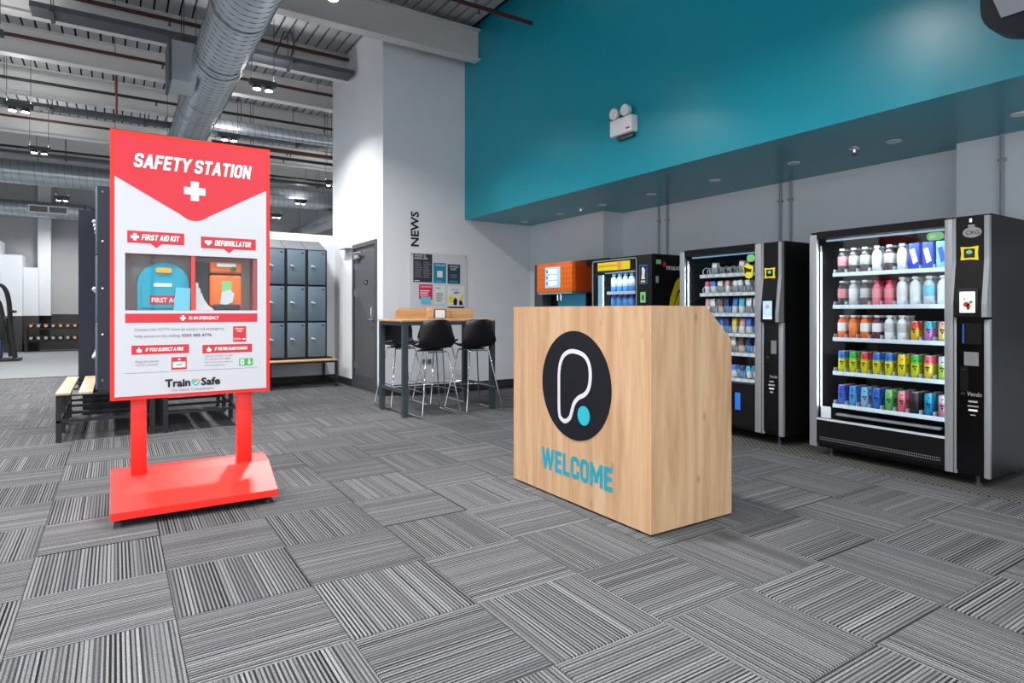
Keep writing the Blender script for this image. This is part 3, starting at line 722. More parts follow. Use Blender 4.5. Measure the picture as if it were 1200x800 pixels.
# hanging display at the top right
tv = thing('hanging_display', 'black round-cornered display hanging from the roof at the top right', 'display', (3.65, .75, 2.46))
B().prism(rrect(.15, 1.288, 2.46, 3.35, .17, 7), 'X', 3.6, 3.72).build('housing', 'tv_black', tv)
B().prism([(.22, 2.555), (1.2, 2.555), (1.235, 2.66), (1.235, 3.26), (.22, 3.26)], 'X', 3.594, 3.6).build('display_panel', 'tv_reflection', tv, 0, 'dark screen with a grey painted reflection')  # flat grey with a slanted corner paints a reflection on the screen
for y in (.45, 1.0): B().cyl((3.66, y, 3.35), (3.66, y, ZD), .02, n=10).build('hanging_pole', 'tv_black', tv)

# ------------------------------------------------------------------ news wall
for k, (x0, x1, z0, z1) in enumerate([]): pass
nt_ = thing('wall_lettering', 'black sideways NEWS lettering on the white wall', 'lettering', (3.45, YN, 2.05))
text('letters', 'NEWS', (3.515, YN-.004, 2.03), (0, 0, 1), (-1, 0, 0), .47, .115, 'text_black', nt_, bold=.03)
bd = thing('notice_board', 'clear acrylic notice board on the white wall above the high table', 'notice board', (3.83, YN, 1.09))
B().box(3.38, 4.27, YN-.012, YN-.001, 1.09, 1.945).build('board_panel', 'board', bd, 0)
for x in (3.41, 4.24):
    for z in (1.12, 1.915): B().cyl((x, YN-.012, z), (x, YN-.018, z), .009, n=10).build('stand_off', 'chrome', bd)
YP = YN-.0125
def poster(x0, x1, z0, z1, m, label):
    t = thing('poster', label, 'poster', ((x0+x1)/2, YP, z0), 'notices on the board')
    B().box(x0, x1, YP-.002, YP, z0, z1).build('sheet', m, t, 0); return t
def lines(t, x0, x1, z0, z1, n, m, y=YP-.0025):
    h = (z1-z0)/n
    for k in range(n):
        f = random.uniform(.7, 1)
        B().box(x0, x0+(x1-x0)*f, y-.0006, y, z0+k*h, z0+k*h+h*.45).build('print_line', m, t, 0)
p = poster(3.43, 3.715, 1.535, 1.925, 'poster_dark', 'dark grey notice with two columns of print, top left of the board')
text('lettering', 'WHAT IS', (3.445, YP-.003, 1.885), XR, UP, .17, .028, 'text_white', p, .01); text('lettering', 'GOING ON?', (3.445, YP-.003, 1.85), XR, UP, .2, .028, 'text_white', p, .01)
lines(p, 3.45, 3.565, 1.6, 1.83, 9, 'text_grey'); lines(p, 3.58, 3.695, 1.6, 1.83, 9, 'text_grey'); lines(p, 3.445, 3.53, 1.55, 1.575, 1, 'text_white')
p = poster(3.735, 3.93, 1.53, 1.812, 'poster_teal', 'teal notice with a white square, centre of the board')
text('lettering', 'YOUR APP', (3.755, YP-.003, 1.765), XR, UP, .155, .026, 'text_white', p, .01)
B().box(3.79, 3.875, YP-.0035, YP-.002, 1.61, 1.70).build('print_square', 'paper', p, 0); lines(p, 3.775, 3.89, 1.55, 1.575, 1, 'poster_cyan')
p = poster(3.955, 4.155, 1.525, 1.80, 'poster_navy', 'dark navy notice with white heading, right of the teal one')
text('lettering', 'ANYTHING', (3.98, YP-.003, 1.755), XR, UP, .145, .024, 'text_white', p, .01); text('lettering', 'ELSE?', (4.005, YP-.003, 1.72), XR, UP, .09, .024, 'text_white', p, .01)
lines(p, 4.0, 4.11, 1.61, 1.67, 2, 'text_grey'); lines(p, 3.98, 4.13, 1.54, 1.575, 2, 'print_teal')
p = poster(3.515, 3.718, 1.30, 1.505, 'poster_red', 'crimson notice with white heading, lower left of the board')
text('lettering', 'THIS MONTH', (3.53, YP-.003, 1.46), XR, UP, .17, .024, 'text_white', p, .01); lines(p, 3.53, 3.70, 1.35, 1.44, 3, 'text_white')
c_ = thing('poster', 'small light blue card overlapping the crimson notice', 'card', (3.61, YP-.003, 1.24), 'notices on the board')
B().box(3.54, 3.69, YP-.0045, YP-.0026, 1.235, 1.335).build('sheet', 'poster_cyan', c_, 0)
p = poster(3.755, 3.915, 1.235, 1.495, 'paper', 'white typed sheet beside the crimson notice')
lines(p, 3.775, 3.845, 1.455, 1.475, 1, 'text_black'); lines(p, 3.775, 3.89, 1.27, 1.40, 7, 'text_grey')
p = poster(3.95, 4.225, 1.115, 1.49, 'paper', 'white poster with yellow and black figures, lower right of the board')
text('lettering', 'Join our', (4.01, YP-.003, 1.425), XR, UP, .13, .03, 'text_black', p, .006); text('lettering', 'team', (4.05, YP-.003, 1.385), XR, UP, .09, .03, 'text_black', p, .006)
B().prism([(3.96, 1.27), (4.05, 1.25), (4.06, 1.33), (3.99, 1.36)], 'Y', YP-.003, YP-.002).build('print_shape', 'yellow', p, 0)
B().prism([(4.13, 1.28), (4.2, 1.3), (4.215, 1.38), (4.17, 1.35)], 'Y', YP-.003, YP-.002).build('print_shape', 'yellow', p, 0)
B().prism([(4.05, 1.22), (4.10, 1.22), (4.11, 1.29), (4.08, 1.33), (4.045, 1.29)], 'Y', YP-.0034, YP-.002).build('print_shape', 'text_black', p, 0)
B().prism([(4.14, 1.22), (4.2, 1.22), (4.18, 1.29), (4.14, 1.28)], 'Y', YP-.0034, YP-.002).build('print_shape', 'text_black', p, 0)
B().box(3.95, 4.225, YP-.0034, YP-.002, 1.115, 1.20).build('print_band', 'poster_dark', p, 0)
for x in (3.99, 4.06, 4.14): B().box(x, x+.045, YP-.0044, YP-.0034, 1.13, 1.175).build('print_shape', 'yellow', p, 0)
for k, x in enumerate((3.6, 3.672)):
    t = thing('wall_socket', ['left of two small wall sockets under the high table', 'right of two small wall sockets under the high table'][k], 'socket', (x, YN, .4), 'wall sockets')
    B().box(x-.032, x+.032, YN-.012, YN, .4, .476, .004).build('face_plate', 'gym_grey', t)
    B().box(x-.022, x+.022, YN-.0135, YN-.0115, .415, .46).build('socket_face', 'hole_dark', t, 0)

# ------------------------------------------------------------------ safety station
YS = 4.03
sg = thing('safety_sign', 'tall red safety station sign on a wedge-shaped red base', 'sign', (.39, 4.05, 0))
wx0, wx1, wz0, wz1 = .046, .736, 1.142, 1.462
fr = B()
fr.box(-.024, .809, YS, YS+.13, wz1, 2.142); fr.box(-.024, .809, YS, YS+.13, .642, wz0)
fr.box(-.024, wx0, YS, YS+.13, wz0, wz1); fr.box(wx1, .809, YS, YS+.13, wz0, wz1); fr.box(wx0, wx1, YS+.12, YS+.13, wz0, wz1)
fr = fr.build('sign_frame', 'red', sg, 0)
Y1 = YS-.003
fx0, fx1, fz0, fz1 = -.003, .788, .662, 2.118
pf = B(); pf.box(fx0, fx1, Y1, YS, wz1, fz1); pf.box(fx0, fx1, Y1, YS, fz0, wz0); pf.box(fx0, wx0, Y1, YS, wz0, wz1); pf.box(wx1, fx1, Y1, YS, wz0, wz1)
pf = pf.build('printed_face', 'print_white', sg, 0)
Y2 = Y1-.0006
def flat(poly, name, m, parent, y=None, h=.0006, label=None):
    y = Y2 if y is None else y
    return B().prism(poly, 'Y', y, y+h).build(name, m, parent, 0, label)
tipx, tipz = .392, 1.655
hp = [(fx0, fz1), (fx1, fz1), (fx1, 1.885)]
for k in range(9):
    t = k/8; a = (tipx+.075, tipz+.043); c = (tipx, tipz-.043+.02); e = (tipx-.075, tipz+.043)
    hp.append(((1-t)**2*a[0]+2*t*(1-t)*c[0]+t*t*e[0], (1-t)**2*a[1]+2*t*(1-t)*c[1]+t*t*e[1]))
hp.append((fx0, 1.885))
hdr = flat(hp, 'header', 'print_red', pf, label='red chevron header')
heading('lettering', 'SAFETY STATION', (.084, Y2-.0006, 1.945), XR, UP, .607, .08, 'text_white', hdr, stroke=.2, shear=.16, label='bold white SAFETY STATION lettering')
def plus(cx, cz, s, t_, y, par, m='text_white'):
    B().prism([(cx-t_, cz-s), (cx+t_, cz-s), (cx+t_, cz-t_), (cx+s, cz-t_), (cx+s, cz+t_), (cx+t_, cz+t_), (cx+t_, cz+s), (cx-t_, cz+s), (cx-t_, cz+t_), (cx-s, cz+t_), (cx-s, cz-t_), (cx-t_, cz-t_)], 'Y', y-.0006, y).build('cross', m, par, 0)
plus(.392, 1.84, .056, .021, Y2-.0002, hdr)
def banner(x0, x1, z0, z1, s, icon=None, pointer=True, tw=None, th_=.03):
    f = B(); pts = [(x0, z1), (x1, z1), (x1, z0)]
    if pointer: m_ = (x0+x1)/2; pts += [(m_+.028, z0), (m_, z0-.024), (m_-.028, z0)]
    pts += [(x0, z0)]
    o = flat(pts[::-1], 'banner', 'print_red', pf)
    cz = (z0+z1)/2; tw = tw or (x1-x0)*.66
    if pointer: heading('lettering', s, (x0+(x1-x0)*.24, Y2-.0006, cz-th_/2), XR, UP, tw, th_, 'text_white', o, stroke=.2, shear=.16)
    else: text('lettering', s, (x0+(x1-x0)*.24, Y2-.0006, cz-th_/2), XR, UP, tw, th_, 'text_white', o, bold=.03, shear=.2)
    ix = x0+(x1-x0)*.13
    if icon == 'cross': plus(ix, cz, th_*.62, th_*.24, Y2-.0002, o)
    elif icon == 'heart':
        h = [(ix+.018*1.1*math.sin(t)**3, cz+.0011*1.1*(13*math.cos(t)-5*math.cos(2*t)-2*math.cos(3*t)-math.cos(4*t))) for t in [2*PI*k/24 for k in range(24)]]
        B().prism(h, 'Y', Y2-.0008, Y2-.0002).build('heart', 'text_white', o, 0)
    elif icon == 'flame':
        B().prism([(ix-.01, cz-.014), (ix+.01, cz-.014), (ix+.014, cz), (ix+.004, cz+.004), (ix, cz+.016), (ix-.006, cz+.006), (ix-.014, cz)], 'Y', Y2-.0008, Y2-.0002).build('flame', 'text_white', o, 0)
    return o
banner(.056, .337, 1.52, 1.588, 'FIRST AID KIT', 'cross', th_=.032)
banner(.424, .727, 1.51, 1.578, 'DEFIBRILLATOR', 'heart', th_=.032)
e = flat([(.046, 1.072), (.046, 1.124), (.736, 1.124), (.736, 1.072)], 'banner', 'print_red', pf)
text('lettering', 'IN AN EMERGENCY', (.36, Y2-.0006, 1.088), XR, UP, .16, .020, 'text_white', e, .016, .2); plus(.33, 1.098, .015, .006, Y2-.0002, e)
text('lettering', 'Contact the CCTV team by using a red emergency', (.09, Y2, 1.022), XR, UP, .46, .021, 'text_grey', pf)
text('lettering', 'help point or by calling', (.09, Y2, .985), XR, UP, .225, .021, 'text_grey', pf)
text('lettering', '0203 005 4776', (.325, Y2, .989), XR, UP, .155, .017, 'text_black', pf, .008)
hp_ = flat([(.598, .952), (.598, 1.046), (.672, 1.046), (.672, .952)], 'help_point_picture', 'print_red', pf)
text('lettering', 'EMERGENCY', (.610, Y2-.0006, 1.026), XR, UP, .05, .009, 'text_white', hp_, .01); text('lettering', 'HELP', (.62, Y2-.0006, 1.012), XR, UP, .03, .009, 'text_white', hp_, .01)
text('lettering', '1570', (.603, Y2-.0006, .963), XR, UP, .038, .012, 'text_white', hp_, .01); flat([(.65, .965), (.65, .972), (.667, .972), (.667, .965)], 'print_line', 'text_white', hp_, Y2-.0006)
o1 = banner(.076, .362, .894, .945, 'IF YOU SUSPECT A FIRE', 'flame', False, th_=.02)
o2 = banner(.432, .706, .888, .938, 'IF THE FIRE ALARM SOUNDS', 'flame', False, th_=.018)
for k, s in enumerate(('Press the nearest', 'red fire call point.')): text('lettering', s, (.096, Y2, .848-.02*k), XR, UP, .112, .013, 'text_grey', pf)
for k, s in enumerate(('Evacuate the gym through', 'the nearest exit safely', 'and make your way to', 'the assembly point.')): text('lettering', s, (.445, Y2, .866-.0185*k), XR, UP, .15-.01*(k % 2)-.03*(k == 3), .012, 'text_grey', pf)
cp = flat([(.272, .80), (.272, .872), (.35, .872), (.35, .80)], 'call_point_picture', 'print_red', pf)
flat([(.279, .812), (.279, .845), (.343, .845), (.343, .812)], 'print_square', 'text_white', cp, Y2-.0006)
flat([(.295, .826), (.295, .831), (.327, .831), (.327, .826)], 'print_line', 'text_black', cp, Y2-.0012); flat([(.303, .854), (.311, .866), (.319, .854)], 'flame', 'text_white', cp, Y2-.0006)
ge = flat([(.632, .806), (.632, .85), (.71, .85), (.71, .806)], 'exit_picture', 'print_green', pf)
flat([(.639, .812), (.639, .844), (.66, .844), (.66, .812)], 'print_square', 'text_white', ge, Y2-.0006)
flat([(.69, .812), (.678, .826), (.687, .826), (.687, .844), (.693, .844), (.693, .826), (.702, .826)], 'arrow', 'text_white', ge, Y2-.0006)
flat([(.65, .815), (.645, .83), (.65, .841), (.655, .83)], 'running_figure', 'print_green', ge, Y2-.0012)
flat([(.046, .790), (.046, .792), (.736, .792), (.736, .790)], 'rule_line', 'text_grey', pf); flat([(.734, .792), (.734, 1.06), (.736, 1.06), (.736, .792)], 'rule_line', 'board', pf)
text('lettering', 'Train', (.242, Y2, .703), XR, UP, .125, .041, 'text_black', pf, .05); text('lettering', 'Safe', (.427, Y2, .703), XR, UP, .098, .041, 'text_black', pf, .05)
sh = flat([(.375, .737), (.397, .745), (.419, .737), (.419, .722), (.412, .708), (.397, .699), (.382, .708), (.375, .722)], 'shield', 'print_teal', pf)
flat([(.397, .745), (.419, .737), (.417, .722), (.405, .728), (.397, .735), (.386, .732)], 'shield_half', 'print_orange', sh, Y2-.0006); flat([(.388, .716), (.397, .709), (.408, .722), (.404, .726), (.397, .716), (.392, .720)], 'tick', 'text_white', sh, Y2-.0008)
text('lettering', 'Our Safety Commitment', (.272, Y2, .670), XR, UP, .218, .021, 'text_grey', pf)
# cabinet window inside
B().box(wx0, wx1, YS+.112, YS+.12, wz0, wz1).build('cabinet_back', 'gym_grey', sg, 0)
B().box(.374, .394, YS+.002, YS+.118, wz0, wz1).build('divider', 'red', sg, 0, 'narrow red divider in the cabinet window')
B().box(.712, wx1-.001, YS+.001, YS+.11, wz0+.001, wz1-.001).build('red_liner', mat('liner_red', (150, 62, 72), .5), sg, 0)
B().box(wx0, wx1, YS+.0005, YS+.0035, wz0, wz1).build('window_pane', 'glass', sg, 0, 'clear window pane')
# posts, base, feet
for x0, x1 in ((.074, .152), (.632, .713)): B().box(x0, x1, 4.075, 4.155, .19, .66, .004).build('post', 'red', sg)
bp_ = B().prism([(3.80, .045), (4.24, .045), (4.24, .222), (4.19, .222), (4.05, .205), (3.80, .084)], 'X', -.022, .808).build('wedge_base', 'red', sg, 0, 'sloping red steel base')
for x in (.02, .766):
    for y in (3.86, 4.19):
        b = B(); b.cyl((x, y, .045), (x, y, .02), .006, n=8); b.cyl((x, y, .0), (x, y, .02), .018, n=12); b.build('foot', 'galv_dark', sg)
# things inside the cabinet
zk = wz0+.001
fa = thing('first_aid_kit', 'teal round-topped first aid case with yellow handle in the sign cabinet', 'first aid kit', (.235, YS+.06, zk))
prof = [(.105, zk), (.365, zk), (.365, zk+.13)]
for k in range(13):
    a = PI*k/12; prof.append((.235+.13*math.cos(a), zk+.15+.125*math.sin(a)))
prof.append((.105, zk+.13))
B().prism(prof, 'Y', YS+.03, YS+.10).build('case', 'kit_teal', fa, 30)
B().prism([(x_, z_) for x_, z_ in [(.13, zk+.015), (.34, zk+.015), (.345, zk+.13)]+[(.235+.105*math.cos(PI*k/10), zk+.15+.10*math.sin(PI*k/10)) for k in range(11)]+[(.125, zk+.13)]], 'Y', YS+.022, YS+.03).build('case_lid', 'kit_teal', fa, 30)
B().prism(rrect(.195, .275, zk+.215, zk+.243, .01), 'Y', YS+.012, YS+.03).build('handle', 'kit_yellow', fa, label='yellow plastic handle')
B().box(.185, .275, YS+.019, YS+.022, zk+.135, zk+.155).build('name_label', 'paper', fa, 0)
rl = B().box(.165, .325, YS+.019, YS+.022, zk+.035, zk+.085).build('red_label', 'print_red', fa, 0)
text('lettering', 'FIRST AID', (.175, YS+.0185, zk+.045), XR, UP, .14, .026, 'text_white', rl, .02)
pb = B(); rows = []
for i in range(9):
    t = i/8
    rows.append([(.235+.135*u/4+.012*math.sin(i*2.1+u), YS+.0085+.004*math.sin(3*u+i), zk+.005+.18*t*(1-.25*(u/4)**2)) for u in range(0, 5)])
pk = thing('leaflet', 'pale folded leaflet leaning in front of the teal first aid case', 'leaflet', (.33, YS+.01, zk))
B().prism([(.283, zk), (.367, zk), (.371, zk+.128), (.295, zk+.134)], 'Y', YS+.008, YS+.011).build('sheet', 'poster_cyan', pk, 0)
df = thing('defibrillator', 'orange defibrillator pack in clear bag, behind the sign window', 'defibrillator', (.555, YS+.06, zk))
B().box(.475, .655, YS+.03, YS+.105, zk+.02, zk+.215, .018, 3).build('lower_case', 'bag_orange', df)
B().box(.475, .655, YS+.026, YS+.105, zk+.222, zk+.292, .014, 3).build('upper_case', 'bag_orange', df)
B().box(.48, .65, YS+.035, YS+.1, zk+.213, zk+.224).build('zip', 'text_black', df, 0)
B().box(.512, .62, YS+.018, YS+.03, zk+.26, zk+.284, .005).build('handle', 'plastic_white', df)
B().cyl((.605, YS+.026, zk+.25), (.605, YS+.012, zk+.25), .015, n=14).build('green_knob', mat('knob_green', (40, 96, 50), .4), df)
B().box(.54, .595, YS+.028, YS+.031, zk+.11, zk+.175).build('green_label', 'sticker_green', df, 0)
B().box(.495, .64, YS+.02, YS+.03, zk, zk+.035, .006).build('dark_foot', 'strap_dark', df)
B().prism([(.53, zk+.04), (.56, zk+.03), (.60, zk+.05), (.61, zk+.1), (.585, zk+.125), (.54, zk+.11)], 'Y', YS+.024, YS+.028).build('clear_sleeve', 'board', df, 0)
st = thing('carry_strap', 'dark padded strap bundle left of the orange defibrillator', 'strap', (.43, YS+.06, zk))
B().prism([(.398, zk+.09), (.43, zk+.05), (.468, zk+.03), (.47, zk+.285), (.40, zk+.29)], 'Y', YS+.05, YS+.10).build('strap_pad', 'strap_dark', st)
cb = thing('plastic_bag', 'crinkled clear plastic bag below the dark strap', 'bag', (.44, YS+.03, zk))
b = B()
for k in range(5): b.prism([(.398+.02*k, zk), (.418+.022*k, zk), (.412+.01*k, zk+.16-.03*k), (.398+.008*k, zk+.165-.03*k)], 'Y', YS+.012+.004*k, YS+.015+.004*k)
b.build('bag_folds', 'board', cb, 0)

# ------------------------------------------------------------------ welcome desk
dk = thing('welcome_desk', 'oak-faced welcome desk with a round black emblem', 'desk', (2.57, 2.84, 0))
dy0, dy1, dx0, dx1 = 2.205, 3.468, 2.26, 2.888
prof = [(dx0+.019, .012), (dx1, .012), (dx1, .978), (2.675, 1.166), (dx0+.019, 1.166)]
fp = B().box(dx0, dx0+.018, dy0, dy1, .012, 1.166).build('front_panel', 'oak', dk, 0)
for y0 in (dy0, dy1-.018):
    B().prism(prof, 'Y', y0, y0+.018).build('side_panel', 'oak', dk, 0)
B().box(dx0+.018, 2.66, dy0+.018, dy1-.018, 1.14, 1.158).build('top_shelf', 'oak_flat', dk, 0)
B().box(dx0+.018, dx1-.02, dy0+.018, dy1-.018, .93, .955).build('worktop', 'oak_flat', dk, 0)
B().box(dx0+.018, dx1-.05, dy0+.018, dy1-.018, .45, .468).build('inner_shelf', 'oak_flat', dk, 0)
B().box(dx0-.0006, dx0+.0004, dy0+.0002, dy0+.0022, .012, 1.166).build('edge_strip', 'edge_band', dk, 0)
for x in (dx0+.06, dx1-.06):
    for y in (dy0+.06, dy1-.06): B().cyl((x, y, 0), (x, y, .012), .025, n=12).build('glide', 'text_black', dk)
cy, cz, cr = 2.815, .702, .32
em_ = B().prism([(cy+cr*math.cos(2*PI*k/64), cz+cr*math.sin(2*PI*k/64)) for k in range(64)], 'X', dx0-.002, dx0).build('round_emblem', 'desk_black', dk, 0, 'round black emblem with a pale loop outline')
LOOP = [(2.958, .521), (2.962, .65), (2.958, .786), (2.924, .863), (2.864, .897), (2.797, .901), (2.723, .882), (2.68, .834), (2.67, .765), (2.684, .70), (2.719, .661), (2.776, .634), (2.815, .598), (2.836, .552), (2.855, .509), (2.896, .482), (2.935, .488)]
pts = smoothpath([(0, y, z) for y, z in LOOP], 5)
b = B(); ins, outs = [], []
for i, p_ in enumerate(pts):
    d = (pts[(i+1) % len(pts)]-pts[i-1]); d.normalize(); n_ = Vector((0, -d.z, d.y))*.013
    ins.append((dx0-.0032, p_.y+n_.y, p_.z+n_.z)); outs.append((dx0-.0032, p_.y-n_.y, p_.z-n_.z))
va = [b.bm.verts.new(q) for q in ins]; vb = [b.bm.verts.new(q) for q in outs]
for i in range(len(va)): j = (i+1) % len(va); b.bm.faces.new((va[i], va[j], vb[j], vb[i]))
b.build('loop_outline', 'desk_line', em_, 0)
B().prism([(2.729+.054*math.cos(2*PI*k/32), .537+.056*math.sin(2*PI*k/32)) for k in range(32)], 'X', dx0-.0034, dx0-.002).build('teal_dot', 'desk_teal', em_, 0, 'teal dot')
heading('lettering', 'WELCOME', (dx0-.0002, 3.143, .155), YR, UP, .655, .132, 'welcome_teal', fp, stroke=.2, label='teal WELCOME lettering')

# ------------------------------------------------------------------ vending machines
XF = 4.63
def cabinet(name, label, yl, yr, z0, z1, xb, gl, gr, gz0, gz1):
    """black cabinet with an open window cavity (faces -X; yl is the left side seen from the front)"""
    t = thing(name, label, 'vending machine', ((XF+xb)/2, (yl+yr)/2, 0), 'vending machines')
    b = B()
    b.box(XF+.03, xb, gl, yl, z0, z1)                # left of cavity
    b.box(XF+.03, xb, yr, gr, z0, z1)                # right (control side)
    b.box(XF+.03, xb, gr, gl, z0, gz0)               # below
    b.box(XF+.03, xb, gr, gl, gz1, z1)               # above
    b.build('cabinet', 'machine_black', t, 0)
    li = B(); li.box(xb-.05, xb-.002, gr, gl, gz0, gz1); li.build('cavity_back', 'machine_inside', t, 0)
    for x in (XF+.1, xb-.08):
        for y in (yr+.1, yl-.12):
            f = B(); f.cyl((x, y, .02), (x, y, z0), .012, n=10); f.cyl((x, y, .007), (x, y, .022), .025, n=12); f.build('foot', 'galv_dark', t)
    return t
def strip(t, name, m, y0, y1, z0, z1, x0=XF, x1=None, bev=.004, label=None):
    return B().box(x0, x1 or XF+.03, min(y0, y1), max(y0, y1), z0, z1, bev).build(name, m, t, 40, label)

# rubber mat under the machines
tag(B().box(4.5, 5.5, 1.0, 4.32, 0, .007).build('rubber_mat', 'rubber_mat', smooth=0), 'black diamond-pattern rubber mat under the vending machines', 'mat')
wc = B().tube([(4.98, 1.46, .012), (4.8, 1.40, .012), (4.74, 1.32, .012), (4.8, 1.2, .012), (5.1, 1.12, .012), (5.3, 1.1, .1), (5.5, 1.1, .3)], .006, 6)
tag(wc.build('power_cable', 'plastic_white'), 'white power cable on the floor beside the drinks machine', 'cable')

# --- machine 1: drinks
yl, yr, z0, z1, xb = 2.802, 1.604, .075, 1.757, 5.42
gl, gr, gz0, gz1 = 2.742, 1.857, .30, 1.70
m1 = cabinet('drinks_vending_machine', 'largest black vending machine at the right, filled with bottles and cans', yl, yr, z0, z1, xb, gl, gr, gz0, gz1)
strip(m1, 'silver_strip', 'silver', yl, gl, z0, z1-.02); strip(m1, 'silver_strip', 'silver', gr, 1.807, z0, z1-.012)
strip(m1, 'top_rail', 'machine_black', gl, gr, gz1, z1, bev=0); 
bpn = strip(m1, 'base_panel', 'machine_black', gl, gr, z0+.03, gz0-.012, bev=0)
strip(m1, 'window_sill', 'shelf', gl, gr, gz0-.012, gz0, bev=0)
for r in range(2):
    b = B()
    for k in range(60):
        yy = gl-.03-k*(gl-gr-.06)/59; b.box(XF-.0008, XF, yy-.003, yy+.003, z0+.06+r*.016, z0+.068+r*.016)
    o = b.build('vent_dots', 'text_grey', bpn, 0); o['kind'] = 'stuff'
strip(m1, 'silver_strip', 'silver', 1.803, 1.787, z0, 1.095); strip(m1, 'silver_strip', 'silver', 1.637, yr, z0, 1.085)
B().box(XF-.001, XF+.03, 1.637, 1.787, z0+.03, 1.09).build('lower_control_panel', 'machine_gloss', m1, 0)
# upper fascia leans out toward the bottom
def fascia(t, ya, yb, za, zt, out, strips, label=None):
    f = B().prism([(XF+.03, za), (XF+.03, zt), (XF, zt), (XF, zt-.28), (XF-out, za+.08), (XF-out, za)], 'Y', yb, ya).build('upper_control_panel', 'machine_black', t, 0, label)
    for y0, y1 in strips:
        B().prism([(XF+.031, za), (XF+.031, zt), (XF-.003, zt), (XF-.003, zt-.28), (XF-out-.004, za+.08), (XF-out-.004, za)], 'Y', y1, y0).build('silver_strip', 'silver', t, 0)
    return f
f1 = fascia(m1, 1.79, 1.634, 1.10, z1-.012, .04, ((1.805, 1.79), (1.634, 1.606)))
XS = XF-.041
def tilt_box(ya, yb, za, zb, x0, x1): return B().box(x0, x1, min(ya, yb), max(ya, yb), za, zb)
scr = tilt_box(1.768, 1.652, 1.115, 1.285, XS-.004, XS).build('screen_bezel', 'machine_gloss', f1, 0)
tilt_box(1.752, 1.668, 1.128, 1.262, XS-.006, XS-.004).build('screen', 'screen_white', f1, 0, 'lit screen with a red fruit picture')
for (yy, zz, rr, mm) in ((1.715, 1.18, .018, 'print_red'), (1.70, 1.17, .014, 'print_orange'), (1.69, 1.195, .011, 'print_green'), (1.725, 1.215, .006, 'print_green'), (1.705, 1.155, .01, 'print_red')):
    B().prism([(yy+rr*math.cos(2*PI*k/14), zz+rr*math.sin(2*PI*k/14)) for k in range(14)], 'X', XS-.0068, XS-.006).build('screen_fruit', mm, f1, 0)
def sticker_reader(f, y, z, x):
    B().prism([(y+.05, z-.042), (y+.045, z), (y+.05, z+.045), (y, z+.04), (y-.05, z+.046), (y-.045, z), (y-.05, z-.046), (y, z-.04)], 'X', x-.006, x).build('yellow_surround', 'yellow', f, 0, 'yellow card reader surround')
    B().box(x-.008, x-.006, y-.03, y+.03, z-.028, z+.03).build('reader_face', 'machine_gloss', f, 0)
    B().prism([(y+.017*math.cos(2*PI*k/16), z+.008+.013*math.sin(2*PI*k/16)) for k in range(16)], 'X', x-.0095, x-.008).build('reader_light', 'sticker_green', f, 0)
sticker_reader(f1, 1.713, 1.51, XF-.0005)
ov = B().prism([(1.70+.052*math.cos(2*PI*k/28), 1.645+.034*math.sin(2*PI*k/28)) for k in range(28)], 'X', XF-.003, XF).build('oval_sticker', 'gym_grey', f1, 0, 'grey oval badge')
text('lettering', 'CRG', (XF-.003, 1.735, 1.63), YR, UP, .075, .026, 'text_black', ov, .01)
B().box(XF-.003, XF, 1.685, 1.722, 1.68, 1.695).build('tag', 'gym_grey', f1, 0); B().box(XF-.003, XF, 1.7, 1.715, 1.71, 1.735).build('lock', 'chrome', f1, 0)
# lower controls
lp_ = [c for c in m1.children if c.name.startswith('lower_control_panel')][0]
XL = XF-.001
B().box(XL-.004, XL, 1.648, 1.75, .925, 1.06).build('keypad_recess', 'machine_black', lp_, 0); B().box(XL-.005, XL-.001, 1.745, 1.751, .93, 1.055).build('blue_edge', 'blue', lp_, 0)
B().box(XL-.002, XL, 1.664, 1.744, .786, .874).build('paper_notice', 'paper_grey', lp_, 0, 'taped paper notice')
B().box(XL-.003, XL, 1.72, 1.765, .62, .78).build('coin_plate', 'machine_black', lp_, 0); B().box(XL-.004, XL-.002, 1.733, 1.757, .757, .763).build('coin_slot', 'chrome', lp_, 0)
B().cyl((XL-.006, 1.75, .603), (XL, 1.75, .603), .011, n=14).build('lock', 'chrome', lp_)
text('lettering', 'Vendo', (XL-.001, 1.725, .59), YR, UP, .078, .028, 'gym_grey', lp_, .008, .2)
for k, (a, c) in enumerate(((.05, .012), (.06, .008), (.05, .012), (.03, .006))): B().box(XL-.0015, XL, 1.68-a/2+.015, 1.68+a/2+.015, .55-k*.028, .55-k*.028+c).build('print_line', 'gym_grey' if k != 2 else 'text_white', lp_, 0)
B().box(XF+.006, XF+.011, gr, gl, gz0, gz1).build('window_pane', 'glass', m1, 0, 'clear front glass')
gs = B().prism(rrect(1.862, 1.965, 1.615, 1.668, .026), 'X', XF+.0035, XF+.006).build('green_sticker', 'sticker_green', m1, 0, 'green pill-shaped glass sticker')
text('lettering', 'GO', (XF+.0035, 1.945, 1.63), YR, UP, .035, .022, 'text_white', gs, .01)
wb = B().box(XF+.016, XF+.03, 2.64, 2.72, .305, .395, .006).build('white_bracket', 'plastic_white', m1, 40, 'white latch plate')
for y0, y1 in ((gl-.006, gl-.013),): B().box(XF+.04, XF+.05, y1, y0, gz0+.08, gz1-.05).build('light_tube', 'led', m1, 0, 'glowing vertical light tube')
B().box(XF+.035, XF+.05, gr+.004, gr+.014, gz0+.08, gz1-.05).build('light_tube', 'led', m1, 0)
B().box(XF+.05, XF+.065, gr+.02, gl-.05, gz1-.02, gz1-.006).build('light_tube', 'led', m1, 0)
XSH = XF+.09
SHZ = [1.432, 1.182, .93, .667, .413]
